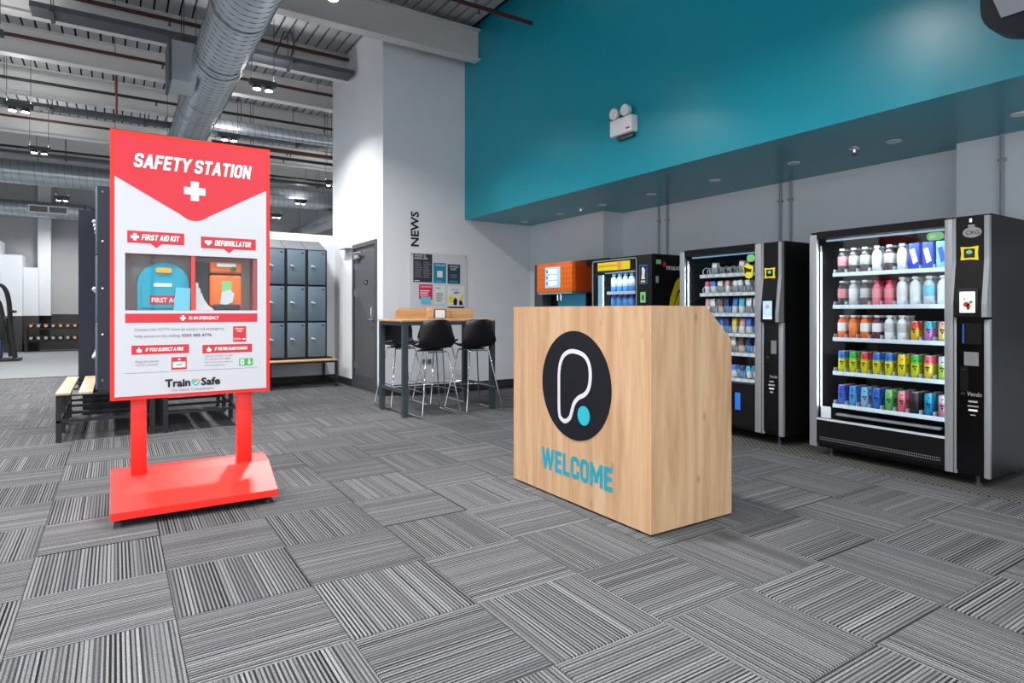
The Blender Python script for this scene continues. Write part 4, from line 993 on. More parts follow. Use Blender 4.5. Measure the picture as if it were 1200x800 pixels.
for z in SHZ:
    s_ = B().box(XSH, xb-.06, gr+.012, 2.66, z-.012, z).build('shelf', 'machine_inside', m1, 0)
    B().box(XSH-.008, XSH, gr+.012, 2.66, z-.026, z+.004).build('shelf_rail', 'shelf_clear', s_, 0, 'pale shelf front rail')
    for k in range(10):
        yy = 2.655-k*(2.655-gr-.016)/9; B().box(XSH, xb-.08, yy-.002, yy+.002, z, z+.03).build('lane_divider', 'shelf', s_, 0)
        if k < 9: B().box(XSH-.011, XSH-.008, yy-.075, yy-.055, z-.022, z).build('price_tag', 'paper', s_, 0)
B().box(XF+.06, XF+.1, gr+.05, gl-.12, .33, .345).build('delivery_bar', 'silver', m1, 0)

def lightbox(x, y, z, sx, sy, e, rot, col=(.82, .92, 1)):
    l = bpy.data.lights.new('machine_light', 'AREA'); l.shape = 'RECTANGLE'; l.size = sx; l.size_y = sy; l.energy = e; l.color = col
    o = bpy.data.objects.new('machine_light', l); C.objects.link(o); o.location = (x, y, z); o.rotation_euler = rot; return o
# tube lights: left and right tubes, the lamps the machine has (aimed into the cavity)
ML = 9.0
lb = lightbox(XF+.045, gl-.02, 1.0, 1.2, .008, ML, (0, PI/2, -PI/2)); lb.parent = m1; lb.location -= m1.location
lb = lightbox(XF+.045, gr+.02, 1.0, 1.2, .02, ML, (0, PI/2, PI/2)); lb.parent = m1; lb.location -= m1.location
lb = lightbox(XF+.055, (gl+gr)/2, gz1-.025, .02, .7, ML*.6, (0, .5, 0)); lb.parent = m1; lb.location -= m1.location

# item prototypes (built at the origin, copied)
def bottle_mesh(r, h, neck=.55):
    return [(r*.9, 0), (r, .006), (r, h*.32), (r*.93, h*.36), (r*.93, h*.45), (r, h*.5), (r, h*.68), (r*.8, h*.8), (r*neck*.75, h*.86), (r*neck*.75, h*.93)]
ITEM = {}
def item_meshes(key, kind, **k):
    if key in ITEM: return ITEM[key]
    if kind == 'bottle':
        r, h = k.get('r', .031), k['h']
        body = B().lathe(bottle_mesh(r, h), n=14).mesh('bottle', k['body'])
        lab = B().lathe([(r*1.012, h*.3), (r*1.03, h*.31), (r*1.03, h*.66), (r*1.012, h*.67)], n=14).mesh('label', k['label'])
        cap = B().lathe([(r*.62, h*.915), (r*.64, h*.92), (r*.64, h*.99), (r*.58, h)], n=12).mesh('cap', k['cap'])
        ITEM[key] = [('bottle', body), ('label', lab), ('cap', cap)]
    elif kind == 'can':
        r, h = k.get('r', .0285), k['h']
        body = B().lathe([(r*.82, 0), (r, .008), (r, h-.014), (r*.86, h-.004)], n=14).mesh('can', k['body'])
        lid = B().lathe([(r*.87, h-.004), (r*.87, h), (r*.78, h), (r*.76, h-.003)], n=14).mesh('lid', 'aluminium')
        tab = B().box(-.006, .006, -.002, .014, h-.002, h+.001).mesh('ring_pull', 'aluminium', 0)
        ITEM[key] = [('can', body), ('lid', lid), ('ring_pull', tab)]
    elif kind == 'carton':
        h = k['h']; wd = k.get('w', .033)
        body = B().box(-.025, .025, -wd, wd, 0, h, .004).mesh('carton', k['body'])
        band = B().prism([(-wd*.8, h*.3), (wd*.1, h*.2), (wd*.8, h*.75), (-wd*.1, h*.8)], 'X', -.0262, -.0252).mesh('front_print', k['label'], 0)
        ITEM[key] = [('carton', body), ('front_print', band)]
    return ITEM[key]
def put(key, loc, label, cat, group, rot=0):
    parts = ITEM[key]; r = None
    for i, (n_, me) in enumerate(parts):
        o = bpy.data.objects.new(n_ if i else {'bottle': 'drink_bottle', 'can': 'drink_can', 'carton': 'drink_carton'}.get(n_, n_), me); C.objects.link(o)
        if i == 0:
            r = o; o.location = loc; o.rotation_euler = (0, 0, rot); tag(o, label, cat, group)
        else: o.parent = r
    return r
def two(name, a, b_, s): return canmat(name, a, b_, s)
mat('liq_dark', (70, 60, 62), .2); mat('liq_clear', (196, 204, 212), .2); mat('liq_pink', (232, 110, 140), .25); mat('liq_white', (232, 236, 240), .3)
mat('liq_orange', (226, 108, 40), .25); mat('liq_purple', (96, 40, 76), .25); mat('lab_grey', (196, 200, 206), .4); mat('lab_pink', (236, 150, 160), .4); mat('lab_white', (240, 242, 246), .4)
mat('lab_orange', (238, 140, 70), .4); mat('lab_blue', (50, 90, 200), .4); mat('box_blue', (44, 70, 200), .35); mat('box_cyan', (130, 200, 232), .35)
item_meshes('b_grey', 'bottle', h=.19, body='liq_dark', label='lab_grey', cap='cap_white')
item_meshes('b_clear', 'bottle', h=.19, body='liq_clear', label='lab_white', cap='cap_white')
item_meshes('b_rose', 'bottle', h=.19, body='liq_dark', label='lab_pink', cap='cap_white')
item_meshes('b_pink', 'bottle', h=.18, body='liq_pink', label='lab_pink', cap='poster_red')
item_meshes('b_white', 'bottle', h=.2, body='liq_white', label='lab_white', cap='cap_white', r=.034)
item_meshes('b_ice', 'bottle', h=.2, body='liq_clear', label='poster_cyan', cap='cap_white', r=.034)
item_meshes('b_orange', 'bottle', h=.175, body='liq_orange', label='lab_orange', cap='cap_white')
item_meshes('b_orangew', 'bottle', h=.175, body='liq_orange', label='lab_white', cap='cap_white')
item_meshes('b_purple', 'bottle', h=.175, body='liq_purple', label='lab_white', cap='cap_white')
item_meshes('b_silver', 'bottle', h=.175, body='liq_white', label='lab_grey', cap='cap_white')
item_meshes('k_blue', 'carton', h=.185, body='box_blue', label='lab_white')
item_meshes('k_cyan', 'carton', h=.185, body='box_cyan', label='lab_blue')
CANS = {'blue': ((40, 110, 200), (226, 220, 40)), 'green': ((60, 180, 70), (206, 214, 40)), 'red': ((210, 50, 60), (226, 210, 40)), 'yellow': ((240, 206, 40), (230, 216, 50)), 'pink': ((232, 90, 110), (240, 214, 80)), 'silver': ((214, 226, 224), (180, 210, 90)),
        'c_red': ((220, 70, 50), (236, 196, 60)), 'c_teal': ((40, 176, 190), (206, 130, 200)), 'c_peach': ((240, 160, 140), (232, 206, 120)),
        'd_navy': ((50, 66, 180), (70, 110, 210)), 'd_blue': ((60, 130, 220), (90, 170, 230)), 'd_sky': ((120, 180, 230), (150, 190, 226)), 'd_royal': ((40, 90, 210), (60, 120, 220)), 'd_green': ((120, 196, 110), (90, 180, 90)), 'd_pink': ((236, 140, 160), (226, 110, 130)), 'd_black': ((60, 60, 66), (40, 40, 46)), 'd_teal': ((40, 160, 200), (30, 130, 180)), 'd_rose': ((220, 190, 190), (200, 130, 140))}
for n_, (a, c) in CANS.items():
    h = .16 if n_[:2] not in ('c_', 'd_') else (.135 if n_[0] == 'c' else .15)
    canmat('can_'+n_, a, c, h*.62); item_meshes(n_, 'can', h=h, body='can_'+n_)
ROWS = [
 [('b_rose', 'rose-labelled bottle'), ('b_grey', 'grey-labelled dark bottle'), ('b_grey', 'grey-labelled dark bottle'), ('b_clear', 'white-labelled clear bottle'), ('b_grey', 'grey-labelled dark bottle'), ('b_clear', 'white-labelled clear bottle'), ('k_blue', 'blue carton'), ('k_blue', 'blue carton'), ('k_cyan', 'pale blue carton')],
 [('b_rose', 'rose-labelled bottle'), ('b_clear', 'white-labelled clear bottle'), ('b_grey', 'grey-labelled dark bottle'), ('b_pink', 'pink bottle with crimson cap'), ('b_pink', 'pink bottle with crimson cap'), ('b_white', 'white bottle'), ('b_white', 'white bottle'), ('b_ice', 'ice-blue bottle'), ('b_white', 'white bottle')],
 [('b_orangew', 'orange bottle with white label'), ('b_orange', 'orange bottle'), ('b_orangew', 'orange bottle with white label'), ('b_purple', 'purple bottle'), ('b_silver', 'silver-labelled white bottle'), ('b_silver', 'silver-labelled white bottle'), ('c_red', 'red and yellow can'), ('c_teal', 'teal and lilac can'), ('c_peach', 'peach-coloured can')],
 [('blue', 'blue-topped yellow can'), ('green', 'green-topped yellow can'), ('red', 'red-topped yellow can'), ('blue', 'blue-topped yellow can'), ('blue', 'blue-topped yellow can'), ('yellow', 'all-yellow can'), ('green', 'green-topped yellow can'), ('pink', 'pink-topped yellow can'), ('silver', 'pale silver-green can')],
 [('d_navy', 'navy blue can'), ('d_blue', 'mid blue can'), ('d_sky', 'sky blue can'), ('d_royal', 'royal blue can'), ('d_green', 'green can'), ('d_pink', 'pink can'), ('d_black', 'black can'), ('d_teal', 'teal can'), ('d_rose', 'rose-grey can')]]
pitch = (2.655-gr-.016)/9
for r, row in enumerate(ROWS):
    for c_i, (key, nm) in enumerate(row):
        y = 2.655-pitch*(c_i+.5)
        cat = 'carton' if key[0] == 'k' else ('bottle' if key[:2] == 'b_' else 'can')
        for dpt in range(3):
            where = ['at the front', 'second in line', 'third in line'][dpt]
            lab = f'{nm} on {ORD[r]} shelf of drinks machine, {ORD[c_i]} lane, {where}'
            step = .072
            put(key, (XSH+.04+dpt*step, y, SHZ[r]+.0005), lab, cat, f'drinks on the {ORD[r]} shelf of the drinks machine', random.uniform(-.25, .25) if cat != 'carton' else 0)

# --- machine 2: snacks
yl, yr, z0, z1, xb = 4.135, 3.03, .095, 1.72, 5.42
gl, gr, gz0, gz1 = 4.075, 3.297, .50, 1.66
m2 = cabinet('snack_vending_machine', 'black snack vending machine with coiled shelves, behind the welcome desk', yl, yr, z0, z1, xb, gl, gr, gz0, gz1)
strip(m2, 'silver_strip', 'silver', yl, gl, z0, z1-.01); strip(m2, 'silver_strip', 'silver', gr, 3.235, z0, z1-.006); strip(m2, 'silver_strip', 'silver', 3.228, 3.21, z0, 1.04); strip(m2, 'silver_strip', 'silver', 3.072, yr, z0, 1.04)
strip(m2, 'top_rail', 'machine_black', gl, gr, gz1, z1, bev=0)
b2 = strip(m2, 'base_panel', 'machine_black', gl, gr, z0+.03, gz0, bev=0)
B().box(XF-.003, XF, 3.50, 3.75, .265, .43).build('collection_flap', 'machine_gloss', b2, 0); B().box(XF-.006, XF, 3.44, 3.495, .265, .415).build('blue_sign', 'blue', b2, 0, 'bright blue push sign')
l2 = B().box(XF-.001, XF+.03, 3.072, 3.21, z0+.03, 1.04).build('lower_control_panel', 'machine_gloss', m2, 0)
f2 = fascia(m2, 3.21, 3.072, 1.045, z1-.006, .04, ((3.228, 3.21), (3.072, 3.042)))
B().box(XS-.004, XS, 3.09, 3.196, 1.055, 1.24).build('screen_bezel', 'machine_gloss', f2, 0)
sc = B().box(XS-.006, XS-.004, 3.102, 3.186, 1.07, 1.222).build('screen', 'screen', f2, 0, 'lit blue screen')
for z, rr in ((1.175, .018), (1.135, .016)): B().prism([(3.144+rr*math.cos(2*PI*k/16), z+rr*math.sin(2*PI*k/16)) for k in range(16)], 'X', XS-.007, XS-.006).build('screen_badge', 'lab_pink' if z > 1.15 else 'lab_white', f2, 0)
B().box(XS-.007, XS-.006, 3.105, 3.183, 1.073, 1.088).build('screen_bar', 'screen_white', f2, 0)
sticker_reader(f2, 3.15, 1.457, XF-.0005)
XL = XF-.001
B().box(XL-.002, XL, 3.09, 3.14, .78, .89).build('paper_notice', 'paper_grey', l2, 0); B().box(XL-.003, XL, 3.15, 3.19, .7, .9).build('coin_plate', 'machine_black', l2, 0)
B().box(XL-.004, XL-.002, 3.16, 3.18, .745, .75).build('coin_slot', 'chrome', l2, 0)
text('lettering', 'Vendo', (XL-.001, 3.15, .575), YR, UP, .07, .026, 'gym_grey', l2, .008, .2)
for k, a in enumerate((.04, .06, .045, .03)): B().box(XL-.0015, XL, 3.135-a/2, 3.135+a/2, .54-k*.03, .552-k*.03).build('print_line', 'gym_grey' if k != 2 else 'text_white', l2, 0)
B().box(XF+.006, XF+.011, gr, gl, gz0, gz1).build('window_pane', 'glass', m2, 0, 'clear front glass')
B().prism(rrect(3.30, 3.38, 1.565, 1.63, .03), 'X', XF+.0035, XF+.006).build('green_sticker', 'sticker_green', m2, 0, 'green glass sticker')
B().prism([(3.42, 1.52), (3.38, 1.555), (3.345, 1.54), (3.315, 1.52), (3.325, 1.43), (3.36, 1.42), (3.39, 1.43)], 'X', XF+.0035, XF+.006).build('yellow_sticker', 'yellow', m2, 0, 'yellow and black sticker')
B().prism([(3.41, 1.525), (3.37, 1.51), (3.33, 1.50), (3.335, 1.475), (3.38, 1.48), (3.40, 1.46)], 'X', XF+.0025, XF+.0035).build('sticker_print', 'text_black', m2, 0)
B().box(XF+.035, XF+.05, gl-.014, gl-.004, gz0+.05, gz1-.04).build('light_tube', 'led', m2, 0, 'glowing vertical light tube')
B().box(XF+.05, XF+.065, gr+.02, gl-.05, gz1-.018, gz1-.006).build('light_tube', 'led_dim', m2, 0)
lb = lightbox(XF+.045, gl-.02, 1.08, 1.0, .008, 6, (0, PI/2, -PI/2)); lb.parent = m2; lb.location -= m2.location
lb = lightbox(XF+.045, gr+.01, 1.08, 1.0, .02, 4.5, (0, PI/2, PI/2)); lb.parent = m2; lb.location -= m2.location
Z2 = [1.478, 1.305, 1.117, .936, .764, .535]
yl2 = gl-.15
def coil_mesh():
    pts = [(.006+.012*t/8*1.0*1.0+.0*t, .031*math.cos(2*PI*t/10), .031*math.sin(2*PI*t/10)) for t in range(0)]
    n = 46; pts = [(.07*k/10*.9, .031*math.cos(2*PI*k/10-PI/2), .033+.031*math.sin(2*PI*k/10-PI/2)) for k in range(n)]
    return B().tube(pts, .0045, 5).mesh('product_coil', 'coil')
cm = coil_mesh()
def pack_mesh(w_, h, d_, m):
    rows = []
    for i in range(7):
        t = i/6; f = math.sin(PI*min(1, max(0, t)))**.5 if 0 < t < 1 else 0
        ring = []
        for k in range(10):
            a = 2*PI*k/10
            ring.append((d_*f*math.cos(a)*.5+.0, w_*.5*(.94+.06*f)*max(-1, min(1, 1.3*math.sin(a))), h*t))
        rows.append(ring)
    b = B(); b.grid(rows, True); bmesh.ops.remove_doubles(b.bm, verts=b.bm.verts, dist=.0005)
    return b.mesh('snack_pack', m, 60)
PK = {}
for n_, a, c in (('white', (232, 234, 238), (150, 154, 164)), ('blue', (60, 120, 210), (220, 230, 240)), ('red', (206, 60, 70), (240, 236, 236)), ('navy', (40, 54, 110), (90, 150, 220)), ('yellow', (236, 210, 80), (240, 236, 200)), ('cyan', (90, 186, 220), (230, 236, 240)), ('brown', (120, 76, 60), (220, 190, 170)), ('pink', (230, 160, 170), (240, 240, 240))):
    m_ = canmat('pack_'+n_, a, c, .06, .35, 0); PK[n_] = m_
packs = {(n_, h): pack_mesh(.05, h, .026, PK[n_]) for n_ in PK for h in (.11, .135)}
SN = [['', 'white', '', '', '', 'white', '', ''],
      ['red', 'blue', 'white', 'pink', 'white', 'white', 'white', 'white'],
      ['pink', 'white', 'brown', 'navy', 'blue', 'cyan', 'white', 'white'],
      ['navy', 'cyan', 'blue', 'navy', 'yellow', 'pink', 'blue', 'navy'],
      ['white', 'blue', 'brown', 'cyan', 'white', 'brown', 'navy', 'blue'],
      ['blue', 'navy', 'blue', 'navy', 'blue', 'navy', 'cyan', 'blue']]
p8 = (yl2-gr-.02)/8
for r, z in enumerate(Z2):
    s_ = B().box(XSH-.03, xb-.06, gr+.01, yl2+.01, z-.012, z).build('shelf', 'machine_inside', m2, 0)
    B().box(XSH-.036, XSH-.03, gr+.01, yl2+.01, z-.03, z+.003).build('shelf_rail', 'shelf', s_, 0, 'pale shelf front rail')
    for k in range(8):
        y = yl2-p8*(k+.5)
        B().box(XSH-.039, XSH-.036, y-.02, y+.02, z-.026, z-.004).build('price_tag', 'paper', s_, 0)
        o = bpy.data.objects.new('product_coil', cm); C.objects.link(o); o.parent = s_; o.location = Vector((XSH-.026, y, z+.004))-wloc(s_)
        nm = SN[r][k]
        if nm:
            for dpt in range(2):
                h = .11 if r in (0, 1, 5) else .135
                me_ = packs[(nm, h)]
                o = bpy.data.objects.new('snack_pack', me_); C.objects.link(o)
                o.location = (XSH+.012+dpt*.063, y, z+.003); o.rotation_euler = (random.uniform(-.12, .12), random.uniform(-.05, .05), random.uniform(-.2, .2))
                tag(o, f'{nm} snack pack on {ORD[r]} shelf of snack machine, {ORD[k]} coil, '+('front', 'second')[dpt], 'snack', f'snack packs on the {ORD[r]} shelf')

# --- machine 3: small drinks machine
yl, yr, z0, z1, xb = 5.462, 4.503, .09, 1.728, 5.42
gl, gr, gz0, gz1 = 5.40, 4.755, .5, 1.575
m3 = cabinet('bottle_vending_machine', 'black vending machine with yellow header, blue bottles showing above the desk', yl, yr, z0, z1, xb, gl, gr, gz0, gz1)
b = B(); b.box(XF, XF+.03, 5.43, 5.445, z0, z1-.02); b.box(XF, XF+.03, 4.72, 4.735, z0, z1-.02); b.box(XF, XF+.03, 4.72, 5.445, z1-.032, z1-.018); b.build('silver_frame', 'silver', m3, 0)
b = B(); b.box(XF+.008, XF+.03, gl, 5.43, z0, z1-.03); b.box(XF+.008, XF+.03, 4.735, gr, z0, z1-.03); b.box(XF+.008, XF+.03, gr, gl, gz1, z1-.03); b.box(XF+.008, XF+.03, gr, gl, z0, gz0); b.build('window_surround', 'machine_black', m3, 0)
hd_ = B().box(XF+.003, XF+.008, 4.83, 5.35, 1.59, 1.682).build('yellow_header', 'yellow', m3, 0, 'yellow header strip')
text('lettering', 'REFRESH AND RECHARGE', (XF+.0028, 5.33, 1.632), YR, UP, .3, .018, 'print_red', hd_, .008); B().box(XF+.002, XF+.003, 4.96, 5.02, 1.597, 1.675).build('picture', 'print_orange', hd_, 0)
pn = B().box(XF-.004, XF+.03, yr, 4.72, z0, z1-.005, .004).build('control_column', 'machine_black', m3)
B().box(XF-.008, XF-.004, 4.565, 4.675, 1.42, 1.62).build('blue_glow_frame', 'blue', pn, 0); cdn = B().box(XF-.0095, XF-.008, 4.572, 4.668, 1.43, 1.612).build('card', 'text_black', pn, 0)
B().prism([(4.64, 1.58), (4.62, 1.60), (4.61, 1.585), (4.592, 1.57), (4.6, 1.5), (4.59, 1.47), (4.645, 1.47), (4.635, 1.53)], 'X', XF-.0105, XF-.0095).build('card_print', 'paper', cdn, 0); B().box(XF-.0105, XF-.0095, 4.59, 4.65, 1.437, 1.455).build('card_print', 'yellow', cdn, 0)
B().box(XF-.008, XF-.004, 4.588, 4.662, 1.225, 1.335).build('reader', 'sticker_green', pn, 0); B().box(XF-.0095, XF-.008, 4.612, 4.635, 1.25, 1.305).build('reader_slot', 'text_black', pn, 0)
B().box(XF+.012, XF+.016, gr, gl, gz0, gz1).build('window_pane', 'glass', m3, 0, 'clear front glass')
B().box(XF+.035, XF+.05, gl-.10, gl-.02, gz0+.03, gz1-.03).build('light_panel', 'led_dim', m3, 0, 'glowing pale blue side panel')
B().box(XF+.05, XF+.065, gr+.02, gl-.12, gz1-.016, gz1-.006).build('light_tube', 'led', m3, 0)
lb = lightbox(XF+.05, gl-.11, 1.2, .6, .02, 4, (0, PI/2, -PI/2)); lb.parent = m3; lb.location -= m3.location
lb = lightbox(XF+.055, (gl+gr)/2, gz1-.02, .02, .5, 4, (0, .5, 0)); lb.parent = m3; lb.location -= m3.location
# graphics on the machine's right side
em3 = [( 4.72+.0, 1.0)]
B().prism([(x_-.13, z_) for x_, z_ in [(4.99, 1.05), (5.03, 1.28), (5.11, 1.45), (5.22, 1.53), (5.31, 1.51), (5.37, 1.42), (5.40, 1.25), (5.40, 1.12), (5.34, 1.30), (5.25, 1.40), (5.15, 1.36), (5.09, 1.22), (5.05, 1.05)]], 'Y', yr-.0015, yr-.0005).build('yellow_emblem', 'yellow', m3, 0, 'large yellow emblem')
B().prism([(x_-.17, z_) for x_, z_ in [(5.12, 1.05), (5.14, 1.22), (5.2, 1.33), (5.28, 1.33), (5.33, 1.22), (5.28, 1.24), (5.24, 1.15), (5.22, 1.05)]], 'Y', yr-.0015, yr-.0005).build('yellow_emblem', 'yellow', m3, 0)
B().prism([(4.81+.026*math.cos(2*PI*k/16), 1.625+.03*math.sin(2*PI*k/16)) for k in range(16)], 'Y', yr-.0015, yr-.0005).build('red_dot', 'print_red', m3, 0)
text('lettering', 'maxi', (4.845, yr-.0005, 1.57), XR, UP, .2, .05, 'text_white', m3, .03)
B().box(4.69, 4.76, yr-.0012, yr, 1.625, 1.67).build('side_sticker', 'sticker_green', m3, 0); B().box(4.685, 4.725, yr-.0012, yr, 1.43, 1.50).build('side_notice', 'gym_grey', m3, 0)
mat('liq_blue', (70, 150, 226), .2); mat('lab_deepblue', (30, 80, 180), .35)
item_meshes('w_blue', 'bottle', h=.20, body='liq_blue', label='liq_clear', cap='lab_white', r=.036)
item_meshes('w_navy', 'bottle', h=.19, body='lab_deepblue', label='liq_blue', cap='lab_blue', r=.036)
for r, (z, key, nm) in enumerate(((1.352, 'w_blue', 'clear blue water bottle'), (1.14, 'w_navy', 'dark blue bottle'))):
    s_ = B().box(XSH-.03, xb-.06, gr+.01, 5.25, z-.012, z).build('shelf', 'machine_inside', m3, 0); B().box(XSH-.036, XSH-.03, gr+.01, 5.25, z-.03, z+.003).build('shelf_rail', 'shelf', s_, 0)
    for k in range(5):
        for dpt in range(2): put(key, (XSH+.02+dpt*.085, 5.19-k*.095, z+.0005), f'{nm} on {("upper", "lower")[r]} shelf of yellow-header machine, {ORD[k]} from left, '+('front', 'behind')[dpt], 'bottle', 'bottles in the yellow-header machine')

# --- coffee machine
cf = thing('coffee_machine', 'orange and black coffee machine beside the news wall', 'coffee machine', (5.0, 6.2, 0))
B().box(4.72, 5.36, 6.553, 6.735, 0, 1.75, .006).build('side_pillar', mat('coffee_dark', (62, 64, 68), .45), cf)
B().box(4.86, 5.36, 5.82, 6.553, 0, 1.36).build('lower_body', 'machine_black', cf, 0)
hb = B().box(XF, 5.36, 5.82, 6.553, 1.375, 1.742, .012).build('orange_head', 'orange_print', cf, 40, 'orange patterned head')
B().box(XF-.004, XF+.004, 6.05, 6.36, 1.43, 1.69, .003).build('touch_screen', 'screen', hb, 40, 'pale blue touch screen')
for k in range(3):
    B().box(XF-.0055, XF-.004, 6.12, 6.29, 1.46+k*.075, 1.51+k*.075).build('screen_button', 'screen_white', hb, 0)
    B().box(XF-.0055, XF-.004, 6.305, 6.335, 1.47+k*.075, 1.50+k*.075).build('screen_icon', 'blue', hb, 0)
B().box(XF+.01, 5.0, 5.83, 6.54, 1.35, 1.375).build('underside_rail', 'silver', cf, 0)
B().prism([(5.36, 0), (5.36, 1.74), (4.67, 1.74), (4.67, 1.38), (5.02, 1.38), (5.05, 1.35), (5.05, .95), (4.75, .92), (4.75, 0)][::-1], 'Y', 5.802, 5.819).build('orange_side', 'orange_side', cf, 0, 'orange side panel with a cut-out')
B().box(4.845, 4.86, 5.83, 6.38, .95, 1.345).build('dispense_back', 'recess_teal', cf, 0, 'teal backlit dispensing panel')
B().box(4.68, 5.02, 5.83, 6.54, .86, .92).build('drip_tray', 'silver', cf, 0)
B().box(4.845, 5.4, 5.5, 5.8, 1.7, 1.735).build('top_ledge', 'machine_black', cf, 0)
B().box(4.95, 5.37, 5.55, 6.73, 1.742, 1.775).build('top_cover', 'machine_black', cf, 0)
nz = B(); nz.cyl((4.72, 6.15, 1.35), (4.72, 6.15, 1.27), .012); nz.cyl((4.72, 6.22, 1.35), (4.72, 6.22, 1.27), .012); nz.build('spout', 'chrome', cf)

# ------------------------------------------------------------------ lockers on the far wall
def cam_lock(parent, p, d):
    b = B(); p = Vector(p); d = Vector(d); s_ = Vector((-d.y, d.x, 0))
    b.cyl(p, p+d*.02, .016, n=12); b.cyl(p+d*.018, p+d*.018+s_*.045-Vector((0, 0, .012)), .008, n=8); return b.build('lock_handle', 'handle_silver', parent, label='chrome cam lock')
def locker_bank(x0, nlab, xs):
    t = thing('locker_bank', nlab, 'lockers', (x0+.4575, 9.7, .4), 'blue-grey lockers')
    Yf, Yb, zb, zt, pw = 9.5, 9.93, .425, 2.07, .305
    x1 = x0+3*pw
    b = B(); b.box(x0, x1, Yf+.02, Yb, zb, zt); b.build('carcass', 'locker_frame', t, 0)
    for c in range(4):
        xx = x0+c*pw; B().box(max(x0, xx-.018), min(x1, xx+.018), Yf+.002, Yf+.02, zb, zt).build('upright', 'locker_frame', t, 0)
    dh = (zt-zb)/3
    for c in range(3):
        for r in range(3):
            a0, a1 = x0+c*pw+.022, x0+(c+1)*pw-.022; c0, c1 = zb+r*dh+.014, zb+(r+1)*dh-.014
            dr = B().box(a0, a1, Yf-.006, Yf+.014, c0, c1, .003).build('door', 'locker_door', t)
            cam_lock(dr, (a0+.055, Yf-.006, (c0+c1)/2+.02), (0, -1, 0))
            B().box(a1-.06, a1-.02, Yf-.0075, Yf-.006, c1-.05, c1-.035).build('number_plate', 'locker_frame', dr, 0)
        B().prism([(Yf+.01, zt+.001), (Yb, zt+.001), (Yb, zt+.17)], 'X', x0+c*pw+.004, x0+(c+1)*pw-.004).build('sloping_top', mat('slope_top', (96, 98, 104), .4), t, 0)
    return t
locker_bank(1.83, 'blue-grey nine-door locker bank nearest the door wall', 1)
locker_bank(.905, 'blue-grey nine-door locker bank hidden behind the red sign', 0)
def stand(x0, x1, lab):
    t = thing('locker_bench', lab, 'bench', ((x0+x1)/2, 9.55, 0), 'locker benches')
    B().box(x0, x1, 9.2, 9.9, .365, .39).build('stand_top', 'bench_black', t, 0)
    for k in range(2): B().box(x0, x1, 9.18+.135*k, 9.30+.135*k, .39, .41, .004).build('slat', 'oak_flat', t)
    B().box(x0, x1, 9.48, 9.9, .39, .424).build('locker_rail', 'bench_black', t, 0)
    for x in (x0+.02, x1-.02):
        for y in (9.22, 9.88): B().box(x-.018, x+.018, y-.018, y+.018, 0, .365).build('leg', 'bench_black', t, 0)
        B().box(x-.012, x+.012, 9.22, 9.88, .1, .125).build('stretcher', 'bench_black', t, 0)
    return t
stand(1.83, 2.825, 'low bench with pale slat under the lockers by the door wall')
stand(.9, 1.82, 'low bench hidden behind the red sign, under the lockers')

# island lockers with benches on the left
def island(x_bench, x_loc0, x_loc1, lab_l, lab_b, ya=6.56, yb=8.08, slat=True):
    s_ = 1 if x_bench < x_loc0 else -1
    t = thing('locker_bank', lab_l, 'lockers', ((x_loc0+x_loc1)/2, (ya+yb)/2, .41), 'dark island lockers')
    B().box(x_loc0, x_loc1, ya, yb, .43, 2.25).build('carcass', 'navy', t, 0)
    xd = x_loc0 if s_ == 1 else x_loc1
    for c in range(5):
        for r in range(3):
            y0 = ya+.01+c*(yb-ya-.02)/5; y1 = y0+(yb-ya-.02)/5-.012; z0_ = .44+r*.602; z1_ = z0_+.59
            dr = B().box(min(xd, xd-s_*.018), max(xd, xd-s_*.018), y0, y1, z0_, z1_, .002).build('door', 'locker_door', t)
            cam_lock(dr, (xd-s_*.018, y0+.06, (z0_+z1_)/2), (-s_, 0, 0))
    for z in (.52, .93, 1.34, 1.76, 2.2): B().cyl((xd+s_*.035, ya-.003, z), (xd+s_*.035, ya, z), .008, n=10).build('rivet', 'chrome', t)
    b = thing('locker_bench', lab_b, 'bench', ((x_bench+x_loc1)/2, (ya+yb)/2, 0), 'locker benches')
    e0, e1 = (x_bench, x_loc1) if s_ == 1 else (x_loc0, x_bench)
    for y in (ya+.02, ya+.53, ya+1.03, yb-.03):
        for x in (e0+.02, e1-.02): B().box(x-.02, x+.02, y-.02, y+.02, 0, .395).build('leg', 'bench_black', b, 0)
        B().box(e0, e1, y-.015, y+.015, .395, .41).build('cross_rail', 'bench_black', b, 0)
        B().box(e0+.02, e1-.02, y-.0125, y+.0125, .17, .195).build('stretcher', 'bench_black', b, 0)
    B().box(min(xd, xd+s_*(x_loc1-x_loc0)), max(xd, xd+s_*(x_loc1-x_loc0)), ya, yb, .41, .428).build('locker_tray', 'bench_black', b, 0)
    for k in range(2):
        a = x_bench+s_*(k*.16); c = a+s_*.105
        B().box(min(a, c), max(a, c), ya-.03, yb, .411, .434, .003).build('slat', 'oak_slat', b)
    for x in (x_bench+s_*.02,): B().box(x-.015, x+.015, ya, yb, .17, .19).build('side_rail', 'bench_black', b, 0)
    return t
island(-.43, -.13, .31, 'dark navy island lockers left of the red sign, seen end on', 'black bench with two pale wooden slats left of the red sign')
island(1.05, .375, .75, 'dark navy island lockers hidden behind the red sign', 'black bench whose frame shows between the red sign posts')
fc = thing('locker_cabinet', 'taller-set dark navy cabinet end behind the slatted bench', 'cabinet', (-.02, 8.5, .0), 'dark island lockers')
B().box(-.335, .3, 8.16, 8.9, .22, 2.24).build('carcass', 'navy', fc, 0)
B().box(-.30, .28, 8.19, 8.87, 0, .22).build('plinth', 'bench_black', fc, 0)
B().box(-.338, -.335, 8.2, 8.86, .26, 2.2).build('door', 'navy', fc, 0)

